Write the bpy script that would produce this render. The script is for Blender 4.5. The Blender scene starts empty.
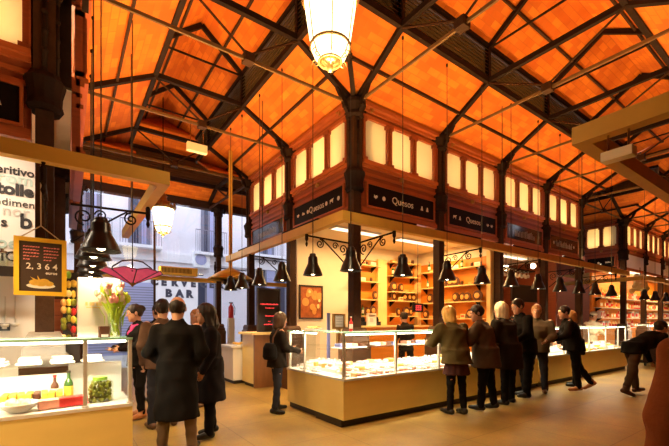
import bpy, math, random
import numpy as np
from mathutils import Vector, Matrix
random.seed(7)
C = bpy.context.scene.collection
PI = math.pi
ORD = ['first','second','third','fourth','fifth','sixth','seventh','eighth','ninth','tenth','eleventh','twelfth','thirteenth','fourteenth']

# ------------------------------------------------------------------ camera
CAM = np.array([-3.978, -4.971, 1.45]); YAW = math.radians(54.373); FPX = 375.887; SHY = 97.292
cd = bpy.data.cameras.new('camera'); co = bpy.data.objects.new('camera', cd); C.objects.link(co)
co.location = CAM; co.rotation_euler = (PI/2, 0, YAW-PI/2)
cd.sensor_width = 36; cd.lens = 36*FPX/669; cd.shift_y = SHY/669; cd.clip_start = .05
bpy.context.scene.camera = co
sc = bpy.context.scene
sc.view_settings.view_transform = 'Standard'; sc.view_settings.look = 'None'; sc.view_settings.gamma = 1
sc.view_settings.exposure = 0.18
sc.cycles.use_denoising = True
sc.cycles.max_bounces = 7; sc.cycles.diffuse_bounces = 4; sc.cycles.glossy_bounces = 3; sc.cycles.transparent_max_bounces = 16
sc.cycles.sample_clamp_indirect = 6; sc.cycles.caustics_reflective = False; sc.cycles.caustics_refractive = False

# ------------------------------------------------------------------ materials
def mat(name, col, rough=.6, metal=0., noise=None, bump=None, emit=None, spec=.4, coords='Object'):
    m = bpy.data.materials.new(name); m.use_nodes = True
    nt = m.node_tree; b = nt.nodes['Principled BSDF']
    b.inputs['Base Color'].default_value = (*col, 1); b.inputs['Roughness'].default_value = rough
    b.inputs['Metallic'].default_value = metal; b.inputs['Specular IOR Level'].default_value = spec
    if noise or bump:
        tc = nt.nodes.new('ShaderNodeTexCoord')
    if noise:
        sc_, amt = noise[0], noise[1]
        st = noise[2] if len(noise) > 2 else (1, 1, 1)
        mp = nt.nodes.new('ShaderNodeMapping'); mp.inputs['Scale'].default_value = st
        n = nt.nodes.new('ShaderNodeTexNoise'); n.inputs['Scale'].default_value = sc_; n.inputs['Detail'].default_value = 5
        nt.links.new(tc.outputs[coords], mp.inputs['Vector']); nt.links.new(mp.outputs[0], n.inputs['Vector'])
        mx = nt.nodes.new('ShaderNodeMix'); mx.data_type = 'RGBA'
        mx.inputs[6].default_value = (*[c*(1-amt) for c in col], 1); mx.inputs[7].default_value = (*[min(1, c*(1+amt)) for c in col], 1)
        nt.links.new(n.outputs['Fac'], mx.inputs[0]); nt.links.new(mx.outputs[2], b.inputs['Base Color'])
    if bump:
        n2 = nt.nodes.new('ShaderNodeTexNoise'); n2.inputs['Scale'].default_value = bump[0]
        nt.links.new(tc.outputs[coords], n2.inputs['Vector'])
        bp = nt.nodes.new('ShaderNodeBump'); bp.inputs['Strength'].default_value = bump[1]; bp.inputs['Distance'].default_value = .02
        nt.links.new(n2.outputs['Fac'], bp.inputs['Height']); nt.links.new(bp.outputs[0], b.inputs['Normal'])
    if emit:
        b.inputs['Emission Color'].default_value = (*emit[0], 1); b.inputs['Emission Strength'].default_value = emit[1]
    return m

def brick_mat(name, c1, c2, cm):
    m = mat(name, c1, .85)
    nt = m.node_tree; b = nt.nodes['Principled BSDF']
    uv = nt.nodes.new('ShaderNodeUVMap'); uv.uv_map = 'UVMap'
    br = nt.nodes.new('ShaderNodeTexBrick'); br.offset = .5
    br.inputs['Color1'].default_value = (*c1, 1); br.inputs['Color2'].default_value = (*c2, 1); br.inputs['Mortar'].default_value = (*cm, 1)
    br.inputs['Scale'].default_value = 1; br.inputs['Brick Width'].default_value = .26; br.inputs['Row Height'].default_value = .11
    br.inputs['Mortar Size'].default_value = .006; br.inputs['Bias'].default_value = .15
    n = nt.nodes.new('ShaderNodeTexNoise'); n.inputs['Scale'].default_value = 1.3; n.inputs['Detail'].default_value = 4
    mx = nt.nodes.new('ShaderNodeMix'); mx.data_type = 'RGBA'; mx.blend_type = 'MULTIPLY'; mx.inputs[0].default_value = .55
    rp = nt.nodes.new('ShaderNodeValToRGB'); rp.color_ramp.elements[0].position = .35; rp.color_ramp.elements[1].position = .65
    rp.color_ramp.elements[0].color = (.60, .48, .40, 1); rp.color_ramp.elements[1].color = (1, 1, 1, 1)
    nt.links.new(uv.outputs[0], br.inputs['Vector']); nt.links.new(uv.outputs[0], n.inputs['Vector'])
    nt.links.new(n.outputs['Fac'], rp.inputs[0]); nt.links.new(br.outputs['Color'], mx.inputs[6]); nt.links.new(rp.outputs[0], mx.inputs[7])
    nt.links.new(mx.outputs[2], b.inputs['Base Color'])
    bp = nt.nodes.new('ShaderNodeBump'); bp.inputs['Strength'].default_value = .5; bp.inputs['Distance'].default_value = .01
    nt.links.new(br.outputs['Fac'], bp.inputs['Height']); bp.invert = True; nt.links.new(bp.outputs[0], b.inputs['Normal'])
    return m

def glass_mat(name, tint=(1, 1, 1), gl=.08, rough=.02):
    m = bpy.data.materials.new(name); m.use_nodes = True; nt = m.node_tree; nt.nodes.clear()
    o = nt.nodes.new('ShaderNodeOutputMaterial'); mx = nt.nodes.new('ShaderNodeMixShader')
    t = nt.nodes.new('ShaderNodeBsdfTransparent'); t.inputs[0].default_value = (*tint, 1)
    g = nt.nodes.new('ShaderNodeBsdfGlossy'); g.inputs['Roughness'].default_value = rough
    mx.inputs[0].default_value = gl
    nt.links.new(t.outputs[0], mx.inputs[1]); nt.links.new(g.outputs[0], mx.inputs[2]); nt.links.new(mx.outputs[0], o.inputs[0])
    return m

def frosted_mat(name, col):
    m = bpy.data.materials.new(name); m.use_nodes = True; nt = m.node_tree; nt.nodes.clear()
    o = nt.nodes.new('ShaderNodeOutputMaterial'); mx = nt.nodes.new('ShaderNodeMixShader')
    t = nt.nodes.new('ShaderNodeBsdfTranslucent'); t.inputs[0].default_value = (*col, 1)
    d = nt.nodes.new('ShaderNodeBsdfDiffuse'); d.inputs[0].default_value = (*col, 1)
    mx.inputs[0].default_value = .25
    nt.links.new(t.outputs[0], mx.inputs[1]); nt.links.new(d.outputs[0], mx.inputs[2]); nt.links.new(mx.outputs[0], o.inputs[0])
    return m

def emis_mat(name, col, s):
    m = bpy.data.materials.new(name); m.use_nodes = True; nt = m.node_tree; nt.nodes.clear()
    o = nt.nodes.new('ShaderNodeOutputMaterial'); e = nt.nodes.new('ShaderNodeEmission')
    e.inputs[0].default_value = (*col, 1); e.inputs[1].default_value = s
    nt.links.new(e.outputs[0], o.inputs[0]); return m

WARM = (1, .54, .18)
MT = dict(
    brown=mat('brown_bar_panel', (.24, .10, .03), .45, 0, (3, .3, (6, 6, 1))),
    iron3=mat('ochre_brown_iron', (.16, .085, .03), .6, 0, (12, .3), spec=.2),
    fit=emis_mat('small_cornice_lamp', (1, .75, .4), 4),
    iron=mat('dark_iron', (.020, .009, .005), .7, .0, (9, .5), (30, .2), spec=.12),
    iron2=mat('brown_iron', (.045, .018, .007), .65, .0, (12, .45), (25, .3), spec=.15),
    wood=mat('red_brown_wood', (.25, .055, .016), .45, 0, (3, .35, (1, 1, 12)), (40, .08)),
    trim=mat('moulding_wood', (.36, .085, .022), .4, 0, (5, .3, (1, 1, 10))),
    brick=brick_mat('thin_brick_vault', (.82, .235, .014), (.60, .13, .007), (.55, .13, .010)),
    beam=mat('ochre_painted_steel', (.66, .38, .06), .5, 0, (6, .15)),
    louvre=mat('brown_louvre_metal', (.22, .125, .05), .5, 0, (4, .3)),
    floor=None, black=mat('black_enamel', (.012, .010, .009), .28, .2), signb=mat('black_sign_board', (.008, .005, .004), .5, spec=.1),
    letter=mat('cream_lettering', (.75, .66, .5), .6), white=mat('white_paint', (.86, .82, .76), .55, 0, (4, .04)),
    cream=mat('cream_plaster', (.85, .74, .56), .6, 0, (3, .06)), base=mat('beige_counter_stone', (.86, .66, .23), .3, 0, (2, .10, (1, 1, 3)), spec=.5),
    kick=mat('dark_plinth', (.035, .022, .014), .5), deck=mat('white_marble_deck', (.74, .71, .66), .3, 0, (5, .06)),
    steel=mat('brushed_steel', (.70, .66, .58), .35, .35), glass=glass_mat('counter_glass', (.97, .985, .975), .07), pane=glass_mat('facade_glass', (.95, .97, 1), .06),
    edge=mat('green_glass_edge', (.35, .62, .45), .15), frost=frosted_mat('frosted_pane', (.93, .87, .70)),
    orange=mat('honey_pine_boards', (.74, .24, .02), .5, 0, (2.2, .22, (1, 1, 9)), (20, .06)), pale=mat('pale_pine_post', (.85, .62, .26), .5, 0, (4, .12, (6, 6, 1))),
    bulb=emis_mat('lamp_bulb', (1, .78, .48), 14), lantern=emis_mat('lantern_glass', (1, .76, .40), 4.2), tube=emis_mat('case_tube', (1, .84, .58), 8),
    brass=mat('aged_brass', (.36, .20, .06), .4, .7), rope=mat('jute_rope', (.55, .40, .22), .9), cord=mat('black_cord', (.02, .014, .01), .6),
    yellow=mat('yellow_frame', (.95, .56, .03), .5, 0, (6, .1)), chalk=mat('dark_chalkboard', (.06, .035, .022), .8, 0, (8, .3)), chalkp=mat('pink_chalk', (.85, .25, .22), .9), chalkw=mat('white_chalk', (.88, .82, .72), .9),
    food_y=mat('fried_golden', (.90, .50, .06), .6, 0, (30, .3)), plate=mat('white_china', (.88, .85, .80), .2), red=mat('red_plastic', (.62, .03, .03), .35), green=mat('leaf_green', (.30, .52, .05), .6, 0, (12, .4)),
    olive=mat('olive_green', (.22, .22, .02), .3, 0, (14, .9)), dkglass=mat('dark_green_glass', (.05, .12, .03), .1), choc=mat('dark_brown_food', (.10, .035, .015), .5, 0, (30, .4)),
    cheese=mat('pale_cheese', (.88, .68, .30), .5, 0, (10, .12)), rind=mat('orange_rind', (.72, .34, .08), .6, 0, (12, .2)), label_r=mat('red_wrapper', (.75, .12, .06), .35), label_b=mat('blue_wrapper', (.16, .18, .42), .35), ham=mat('pink_ham', (.78, .34, .24), .45, 0, (15, .3)),
    stone=mat('grey_stone', (.30, .27, .25), .7, 0, (10, .3), (30, .3)), pedestal=mat('brown_pedestal_paint', (.09, .038, .014), .5, 0, (5, .2)), street=mat('white_street_render', (.78, .75, .80), .85, 0, (1.2, .08)), band=mat('pale_stone_band', (.84, .83, .86), .8),
    win=mat('dark_street_window', (.05, .055, .09), .2), shutter=mat('lilac_grey_shutter', (.36, .38, .60), .5), frame_s=mat('grey_window_frame', (.20, .20, .26), .5), bar=mat('dark_letters', (.06, .055, .08), .5), pave=mat('street_paving', (.45, .43, .42), .8, 0, (3, .2)),
    ac=mat('white_casing', (.84, .85, .86), .45), screen_r=emis_mat('red_display', (1, .06, .05), 1.6), menu=mat('black_menu_panel', (.02, .012, .008), .3), pink=mat('magenta_glass', (.55, .06, .12), .2, 0, (9, .5), emit=((.8, .1, .2), .35)), lead=mat('lead_came', (.03, .02, .02), .5),
    poster=mat('poster_print', (.45, .12, .03), .5, 0, (9, .9)), teal=mat('pale_teal_letters', (.50, .66, .62), .6), grey=mat('pale_grey_letters', (.60, .58, .54), .6), ink=mat('black_letters', (.03, .028, .03), .6),
    tulip=mat('pink_petals', (.88, .42, .36), .6), tulipw=mat('cream_petals', (.9, .80, .62), .6), stem=mat('stem_green', (.60, .82, .05), .5), water=glass_mat('vase_glass', (.93, .97, .9), .12), exitm=emis_mat('exit_light', (.9, .95, 1), 2.2), nickel=mat('nickel', (.5, .45, .38), .25, 1),
    skin=mat('skin', (.62, .32, .20), .55, 0, (14, .08)), eyew=mat('eye_white', (.8, .78, .74), .2), iris=mat('iris', (.03, .018, .012), .2), signd=mat('smoky_sign_glass', (.035, .028, .025), .1), box=mat('beige_lamp_box', (.92, .82, .60), .5), cream_l=emis_mat('soft_ceiling_panel', (1, .82, .55), 2.2))

def floor_mat():
    m = mat('polished_concrete_floor', (.5, .36, .18), .4); nt = m.node_tree; b = nt.nodes['Principled BSDF']
    tc = nt.nodes.new('ShaderNodeTexCoord')
    n = nt.nodes.new('ShaderNodeTexNoise'); n.inputs['Scale'].default_value = .9; n.inputs['Detail'].default_value = 8; n.inputs['Roughness'].default_value = .65
    r = nt.nodes.new('ShaderNodeValToRGB'); r.color_ramp.elements[0].position = .3; r.color_ramp.elements[1].position = .72
    r.color_ramp.elements[0].color = (.20, .12, .030, 1); r.color_ramp.elements[1].color = (.48, .31, .075, 1)
    n2 = nt.nodes.new('ShaderNodeTexNoise'); n2.inputs['Scale'].default_value = 45; n2.inputs['Detail'].default_value = 3
    mx = nt.nodes.new('ShaderNodeMix'); mx.data_type = 'RGBA'; mx.blend_type = 'OVERLAY'; mx.inputs[0].default_value = .35
    br = nt.nodes.new('ShaderNodeTexBrick'); br.offset = 0; br.inputs['Brick Width'].default_value = 1.1; br.inputs['Row Height'].default_value = 1.1; br.inputs['Mortar Size'].default_value = .006
    br.inputs['Scale'].default_value = 1; br.inputs['Color1'].default_value = (1, 1, 1, 1); br.inputs['Color2'].default_value = (.93, .93, .93, 1); br.inputs['Mortar'].default_value = (.5, .45, .4, 1)
    m2 = nt.nodes.new('ShaderNodeMix'); m2.data_type = 'RGBA'; m2.blend_type = 'MULTIPLY'; m2.inputs[0].default_value = .8
    L = nt.links.new
    L(tc.outputs['Object'], n.inputs['Vector']); L(tc.outputs['Object'], n2.inputs['Vector']); L(tc.outputs['Object'], br.inputs['Vector'])
    L(n.outputs['Fac'], r.inputs[0]); L(r.outputs[0], mx.inputs[6]); L(n2.outputs['Color'], mx.inputs[7]); L(mx.outputs[2], m2.inputs[6]); L(br.outputs['Color'], m2.inputs[7]); L(m2.outputs[2], b.inputs['Base Color'])
    r2 = nt.nodes.new('ShaderNodeMapRange'); r2.inputs[3].default_value = .28; r2.inputs[4].default_value = .6; L(n.outputs['Fac'], r2.inputs[0]); L(r2.outputs[0], b.inputs['Roughness'])
    return m
MT['floor'] = floor_mat()

# ------------------------------------------------------------------ mesh building
OFF = {}
def V3(a): return Vector(a)
class M:
    def __init__(s): s.v = []; s.f = []; s.mi = []; s.cur = 0; s.uv = None
    def add(s, vs, fs):
        o = len(s.v); s.v += [tuple(v) for v in vs]
        for f in fs: s.f.append(tuple(i+o for i in f)); s.mi.append(s.cur)
        return s
    def box(s, x0, x1, y0, y1, z0, z1):
        return s.add([(x0,y0,z0),(x1,y0,z0),(x1,y1,z0),(x0,y1,z0),(x0,y0,z1),(x1,y0,z1),(x1,y1,z1),(x0,y1,z1)],
                     [(3,2,1,0),(4,5,6,7),(0,1,5,4),(1,2,6,5),(2,3,7,6),(3,0,4,7)])
    def rbox(s, c, size, rz=0, rx=0, ry=0):
        R = Matrix.Rotation(rz, 3, 'Z') @ Matrix.Rotation(ry, 3, 'Y') @ Matrix.Rotation(rx, 3, 'X'); a, b, d = [k/2 for k in size]
        vs = [V3(c)+R @ V3((x*a, y*b, z*d)) for z in (-1, 1) for x, y in ((-1,-1),(1,-1),(1,1),(-1,1))]
        return s.add(vs, [(3,2,1,0),(4,5,6,7),(0,1,5,4),(1,2,6,5),(2,3,7,6),(3,0,4,7)])
    def bar(s, p, q, w, h=None):
        h = h or w; p = V3(p); q = V3(q); d = (q-p).normalized()
        up = V3((0,0,1)) if abs(d.z) < .95 else V3((1,0,0))
        r = d.cross(up).normalized(); u = r.cross(d)
        vs = [e+r*(x*w/2)+u*(y*h/2) for e in (p, q) for x, y in ((-1,-1),(1,-1),(1,1),(-1,1))]
        return s.add(vs, [(0,1,2,3),(7,6,5,4),(0,4,5,1),(1,5,6,2),(2,6,7,3),(3,7,4,0)])
    def tube(s, path, r, n=8, cap=True):
        P = [V3(p) for p in path]; rr = r if isinstance(r, (list, tuple)) else [r]*len(P)
        t0 = (P[1]-P[0]).normalized(); up = V3((0,0,1)) if abs(t0.z) < .9 else V3((1,0,0)); u = t0.cross(up).normalized()
        vs = []
        for i, p in enumerate(P):
            t = ((P[min(i+1, len(P)-1)]-P[max(i-1, 0)])).normalized()
            u = (u-t*u.dot(t)).normalized(); w = t.cross(u)
            for k in range(n):
                a = 2*PI*k/n; vs.append(p+u*(math.cos(a)*rr[i])+w*(math.sin(a)*rr[i]))
        fs = [(i*n+k, i*n+(k+1) % n, (i+1)*n+(k+1) % n, (i+1)*n+k) for i in range(len(P)-1) for k in range(n)]
        if cap: fs += [tuple(range(n-1, -1, -1)), tuple((len(P)-1)*n+k for k in range(n))]
        return s.add(vs, fs)
    def lathe(s, c, prof, n=16, axis='Z', rz=0, sx=1, sy=1, a0=0):
        vs = []
        for r, z in prof:
            for k in range(n):
                a = 2*PI*k/n+a0; x, y = r*math.cos(a)*sx, r*math.sin(a)*sy
                if axis == 'Z': q = (x, y, z)
                elif axis == 'X': q = (z, x, y)
                else: q = (x, z, y)
                if rz: q = (q[0]*math.cos(rz)-q[1]*math.sin(rz), q[0]*math.sin(rz)+q[1]*math.cos(rz), q[2])
                vs.append((c[0]+q[0], c[1]+q[1], c[2]+q[2]))
        m = len(prof)
        fs = [(i*n+k, i*n+(k+1) % n, (i+1)*n+(k+1) % n, (i+1)*n+k) for i in range(m-1) for k in range(n)]
        if prof[0][0] > 1e-4: fs.append(tuple(range(n-1, -1, -1)))
        if prof[-1][0] > 1e-4: fs.append(tuple((m-1)*n+k for k in range(n)))
        return s.add(vs, fs)
    def sph(s, c, r, n=12, m=8):
        r = r if isinstance(r, (tuple, list)) else (r, r, r)
        pr = [(max(1e-5, math.sin(PI*i/m)), -math.cos(PI*i/m)) for i in range(m+1)]
        vs = [(c[0]+r[0]*p*math.cos(2*PI*k/n), c[1]+r[1]*p*math.sin(2*PI*k/n), c[2]+r[2]*z) for p, z in pr for k in range(n)]
        return s.add(vs, [(i*n+k, i*n+(k+1) % n, (i+1)*n+(k+1) % n, (i+1)*n+k) for i in range(m) for k in range(n)])
    def prism(s, poly, o, ax, ay, th):
        o, ax, ay = V3(o), V3(ax), V3(ay); nn = ax.cross(ay).normalized()*th; n = len(poly)
        vs = [o+ax*x+ay*y for x, y in poly]; vs += [v+nn for v in vs]
        return s.add(vs, [tuple(range(n-1, -1, -1)), tuple(range(n, 2*n))]+[(i, (i+1) % n, n+(i+1) % n, n+i) for i in range(n)])
    def build(s, name, m, parent=None, smooth=False, bevel=0):
        me = bpy.data.meshes.new(name); o = bpy.data.objects.new(name, me); C.objects.link(o)
        off = OFF.get(parent.name, (0, 0, 0)) if parent else (0, 0, 0)
        me.from_pydata([(v[0]-off[0], v[1]-off[1], v[2]-off[2]) for v in s.v], [], s.f)
        for mm in (m if isinstance(m, list) else [m]): me.materials.append(MT[mm] if isinstance(mm, str) else mm)
        if any(s.mi): me.polygons.foreach_set('material_index', s.mi)
        if smooth: me.polygons.foreach_set('use_smooth', [True]*len(me.polygons))
        if s.uv:
            ul = me.uv_layers.new(name='UVMap')
            for lp in me.loops: ul.data[lp.index].uv = s.uv[lp.vertex_index]
        if parent: o.parent = parent; OFF[o.name] = off
        if bevel:
            b = o.modifiers.new('bevel', 'BEVEL'); b.width = bevel; b.segments = 2; b.limit_method = 'ANGLE'
        if smooth == 'auto': pass
        me.update(); return o

def tag(o, label, cat, group=None, kind=None):
    if label: o['label'] = label
    if cat: o['category'] = cat
    if group: o['group'] = group
    if kind: o['kind'] = kind
    return o
def thing(name, label, cat, loc=(0, 0, 0), group=None):
    o = bpy.data.objects.new(name, None); C.objects.link(o); o.location = loc; o.empty_display_size = .1
    OFF[o.name] = tuple(loc); return tag(o, label, cat, group)
def struct(name, m, mt, **k):
    return tag(m.build(name, mt, **k), None, None, None, 'structure')
def dup(root, loc, rz=0, label=None, group=None, scale=1):
    r = root.copy(); C.objects.link(r); r.location = loc; r.rotation_euler = (0, 0, rz); r.scale = (scale,)*3
    if label: r['label'] = label
    if group: r['group'] = group
    for ch in list(root.children):
        c = ch.copy(); C.objects.link(c); c.parent = r
        for g in list(ch.children):
            d = g.copy(); C.objects.link(d); d.parent = c
    return r
def relabel(o, label, group=None):
    o['label'] = label
    if group: o['group'] = group
    return o
_dg = [None]
def txt(m, s, o, ax, ay, size, align='CENTER', th=.003, bold=0, shear=0):
    """adds the text's faces to mesh m, in the plane spanned by ax, ay at o"""
    cu = bpy.data.curves.new('t', 'FONT'); cu.body = s; cu.size = size; cu.align_x = align; cu.extrude = th; cu.offset = bold; cu.shear = shear; cu.resolution_u = 3
    ob = bpy.data.objects.new('t', cu); C.objects.link(ob); bpy.context.view_layer.update()
    me = bpy.data.meshes.new_from_object(ob.evaluated_get(bpy.context.evaluated_depsgraph_get()))
    o, ax, ay = V3(o), V3(ax).normalized(), V3(ay).normalized(); nz = ax.cross(ay)
    m.add([o+ax*v.co.x+ay*v.co.y+nz*v.co.z for v in me.vertices], [tuple(p.vertices) for p in me.polygons])
    bpy.data.objects.remove(ob); bpy.data.curves.remove(cu); bpy.data.meshes.remove(me)

def area(name, loc, target, sx, sy, W, col=WARM, spread=PI):
    l = bpy.data.lights.new(name, 'AREA'); l.shape = 'RECTANGLE'; l.size = sx; l.size_y = sy; l.energy = W; l.color = col; l.spread = spread
    o = bpy.data.objects.new(name, l); C.objects.link(o); o.location = loc
    d = V3(target)-V3(loc); q = d.to_track_quat('-Z', 'Y'); o.rotation_euler = q.to_euler(); return o
def area_x(name, loc, nrm, along, sx, sy, W, col=WARM):
    """area light with its long side along 'along' facing nrm"""
    l = bpy.data.lights.new(name, 'AREA'); l.shape = 'RECTANGLE'; l.size = sx; l.size_y = sy; l.energy = W; l.color = col
    o = bpy.data.objects.new(name, l); C.objects.link(o)
    z = -V3(nrm).normalized(); x = V3(along); x = (x-z*x.dot(z)).normalized(); y = z.cross(x)
    mm = Matrix((x, y, z)).transposed().to_4x4(); mm.translation = loc; o.matrix_world = mm; return o
def point(name, loc, W, r=.05, col=WARM):
    l = bpy.data.lights.new(name, 'POINT'); l.energy = W; l.color = col; l.shadow_soft_size = r
    o = bpy.data.objects.new(name, l); C.objects.link(o); o.location = loc; return o
def spot(name, loc, W, ang=130, r=.04, col=WARM, blend=.6):
    l = bpy.data.lights.new(name, 'SPOT'); l.energy = W; l.color = col; l.shadow_soft_size = r; l.spot_size = math.radians(ang); l.spot_blend = blend
    o = bpy.data.objects.new(name, l); C.objects.link(o); o.location = loc; return o

# ------------------------------------------------------------------ roof geometry
BW = 2.185; O = .945; ZE, ZB, ZT, ZR = 5.15, 5.75, 6.37, 7.03; SO = 1.1
WA, WB = 3.8, 4.24                       # clear width of the left aisle and of the front aisle
X4, Y2 = 4*BW, 2*BW                      # far ends of the corner pavilion
XP, XE = 12.45, 24.0                     # second pavilion, end wall
YF = 8.0                                 # glazed street front
def slope_piece(a, b, out, ea, eb, o0, z0, o1, z1, mesh):
    """mitred strip along eave a-b; out = outward unit vector; ea, eb = how far each end grows per unit of offset"""
    a, b, out = V3((*a, 0)), V3((*b, 0)), V3((*out, 0)); t = (b-a).normalized(); L = (b-a).length
    p = [a+out*o0-t*(ea*o0), b+out*o0+t*(eb*o0), b+out*o1+t*(eb*o1), a+out*o1-t*(ea*o1)]
    zz = [z0, z0, z1, z1]; q = [V3((v.x, v.y, z)) for v, z in zip(p, zz)]
    sl = math.hypot(o1-o0, z1-z0); n0 = len(mesh.v)
    if mesh.uv is None: mesh.uv = {}
    vs = q+[v+V3((0, 0, .05)) for v in q]
    mesh.add(vs, [(3,2,1,0),(4,5,6,7),(0,1,5,4),(1,2,6,5),(2,3,7,6),(3,0,4,7)])
    us = [-ea*o0, L+eb*o0, L+eb*o1, -ea*o1]
    for k in range(8): mesh.uv[n0+k] = (us[k % 4]+a.x*.37, (0, 0, sl, sl)[k % 4])
lou = []
def roof_side(a, b, out, ea, eb, hw, names=True, zr=ZR):
    lo = M(); slope_piece(a, b, out, ea, eb, 0, ZE, SO, ZB, lo); struct('ceiling', lo, 'brick')
    up = M(); k = (hw)/SO
    A, B, Ot = V3((*a, 0)), V3((*b, 0)), V3((*out, 0)); t = (B-A).normalized(); L = (B-A).length
    slope_piece(a, b, out, ea, eb, SO, ZT, hw, zr, up); struct('ceiling', up, 'brick')
    # purlins under the lower slope, the upper slope and along the ridge
    for off, z in ((0.52, ZE+.6*.52/SO-.03), (SO+(hw-SO)*.5, ZT+(zr-ZT)*.5-.03)):
        p = A+Ot*off-t*(ea*off); q = B+Ot*off+t*(eb*off)
        m = M(); m.bar((p.x, p.y, z), (q.x, q.y, z), .035, .05)
        tag(m.build('roof_purlin', 'iron2'), 'thin brown iron purlin under the orange brick roof slope', 'purlin', 'iron purlins under the brick roof')
    # louvred clerestory step
    r = thing('louvre_screen', None, 'louvre', (A.x, A.y, 0))
    fr = M(); sl = M()
    p0 = A+Ot*SO-t*(ea*SO); q0 = B+Ot*SO+t*(eb*SO)
    for z, w_, h_ in ((ZB-.01, .07, .10), (ZT, .06, .08)): fr.bar((p0.x, p0.y, z), (q0.x, q0.y, z), w_, h_)
    n = 8
    for i in range(n):
        z0 = ZB+.06+(ZT-ZB-.1)*i/n; z1 = z0+(ZT-ZB-.1)/n
        i0 = Ot*(-.03); i1 = Ot*(.03)
        vs = [p0+i1, q0+i1, q0+i0, p0+i0]; zz = [z0, z0, z1-.01, z1-.01]
        vs = [V3((v.x, v.y, z)) for v, z in zip(vs, zz)]
        sl.add(vs+[v+V3((0, 0, .012))-Ot*.008 for v in vs], [(3,2,1,0),(4,5,6,7),(0,1,5,4),(1,2,6,5),(2,3,7,6),(3,0,4,7)])
    bk = M(); bk.bar((p0-Ot*.06).to_tuple()[:2]+((ZB+ZT)/2,), (q0-Ot*.06).to_tuple()[:2]+((ZB+ZT)/2,), .02, ZT-ZB)
    sl.build('slats', 'louvre', r); fr.build('rail', 'iron', r); bk.build('backing', 'louvre', r)
    return r
rs = [
 (roof_side((0,0), (X4,0), (0,-1), 1.9/2.12, 1.9/2.12, 2.12), 'long brown louvre screen above the lower roof of the right-hand shops'),
 (roof_side((0,Y2), (0,0), (-1,0), 1, 2.12/1.9, 1.9), 'brown louvre screen above the left side of the corner cheese shop'),
 (roof_side((-3.8,0), (-3.8,Y2), (1,0), 2.12/1.9, 1, 1.9), 'brown louvre screen seen edge-on above the left-hand stall'),
 (roof_side((-10,0), (-3.8,0), (0,-1), 0, 1.9/2.12, 2.12), 'brown louvre screen over the front of the left-hand stall'),
 (roof_side((X4,-4.24), (0,-4.24), (0,1), 1.9/2.12, 1.9/2.12, 2.12), 'brown louvre screen on the near side of the right-hand aisle'),
 (roof_side((X4,0), (X4,Y2), (1,0), 2.12/1.9, 1, 1.86), 'brown louvre screen at the far end of the corner pavilion'),
 (roof_side((XP,Y2), (XP,0), (-1,0), 1, 2.12/1.86, 1.86), 'brown louvre screen above the wide windows of the far pavilion'),
 (roof_side((XP,0), (XE,0), (0,-1), 1.86/2.12, 0, 2.12), 'brown louvre screen above the far pavilion front'),
 (roof_side((XE,-4.24), (XP,-4.24), (0,1), 0, 1.86/2.12, 2.12), 'brown louvre screen opposite the far pavilion'),
 (roof_side((-3.8,-4.24), (-10,-4.24), (0,1), 1.9/2.12, 0, 2.12), 'brown louvre screen behind the photographer, left side'),
 (roof_side((0,-4.24), (0,-11), (-1,0), 2.12/1.9, 0, 1.9), 'brown louvre screen behind the photographer, right side'),
 (roof_side((-3.8,-11), (-3.8,-4.24), (1,0), 0, 2.12/1.9, 1.9), 'brown louvre screen behind the photographer, far left'),
 (roof_side((0,Y2), (X4,Y2), (0,1), 0, 0, 1.815), 'brown louvre screen behind the corner pavilion'),
]
for r, l in rs: r['label'] = l
# perimeter aisle along the street front: gable ends and the outer lower slope
def plain_slope(a, b, c, d, name='ceiling', m='brick'):
    s = M(); s.uv = {}
    vs = [V3(v) for v in (a, b, c, d)]
    s.add(vs+[v+V3((0, 0, .05)) for v in vs], [(3,2,1,0),(4,5,6,7),(0,1,5,4),(1,2,6,5),(2,3,7,6),(3,0,4,7)])
    L = (vs[1]-vs[0]).length; H = (vs[3]-vs[0]).length
    for k in range(8): s.uv[k] = ((0, L, L, 0)[k % 4], (0, 0, H, H)[k % 4])
    return struct(name, s, m)
plain_slope((-10, 8.0, 5.40), (XE, 8.0, 5.40), (XE, 7.2, 5.78), (-10, 7.2, 5.78))
plain_slope((-10, 7.2, 6.5), (XE, 7.2, 6.5), (XE, 6.3, ZR), (-10, 6.3, ZR))
plain_slope((-3.8+SO, 5.47, ZT), (-SO, 5.47, ZT), (-SO, 6.3, ZR), (-3.8+SO, 6.3, ZR))
for xa, xb in ((-10, -3.8+SO), (-SO, 0)):
    plain_slope((xa, Y2, ZE), (xb, Y2, ZE), (xb, 5.47, ZB), (xa, 5.47, ZB))
    plain_slope((xa, 5.47, ZT), (xb, 5.47, ZT), (xb, 6.3, ZR), (xa, 6.3, ZR))
r = thing('louvre_screen', 'dark louvre screen across the back of the left aisle, above the street windows', 'louvre', (-10, 7.2, 0))
sl = M(); fr = M()
for i in range(9):
    z0 = 5.82+.07*i; sl.add([(-10, 7.17, z0), (XE, 7.17, z0), (XE, 7.23, z0+.065), (-10, 7.23, z0+.065), (-10, 7.18, z0+.012), (XE, 7.18, z0+.012), (XE, 7.24, z0+.077), (-10, 7.24, z0+.077)],
                            [(3,2,1,0),(4,5,6,7),(0,1,5,4),(1,2,6,5),(2,3,7,6),(3,0,4,7)])
fr.box(-10, XE, 7.15, 7.25, 5.70, 5.82); fr.box(-10, XE, 7.15, 7.25, 6.44, 6.54)
bk = M(); bk.box(-10, XE, 7.26, 7.28, 5.75, 6.5); sl.build('slats', 'louvre', r); fr.build('rail', 'iron', r); bk.build('backing', 'louvre', r)
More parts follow.
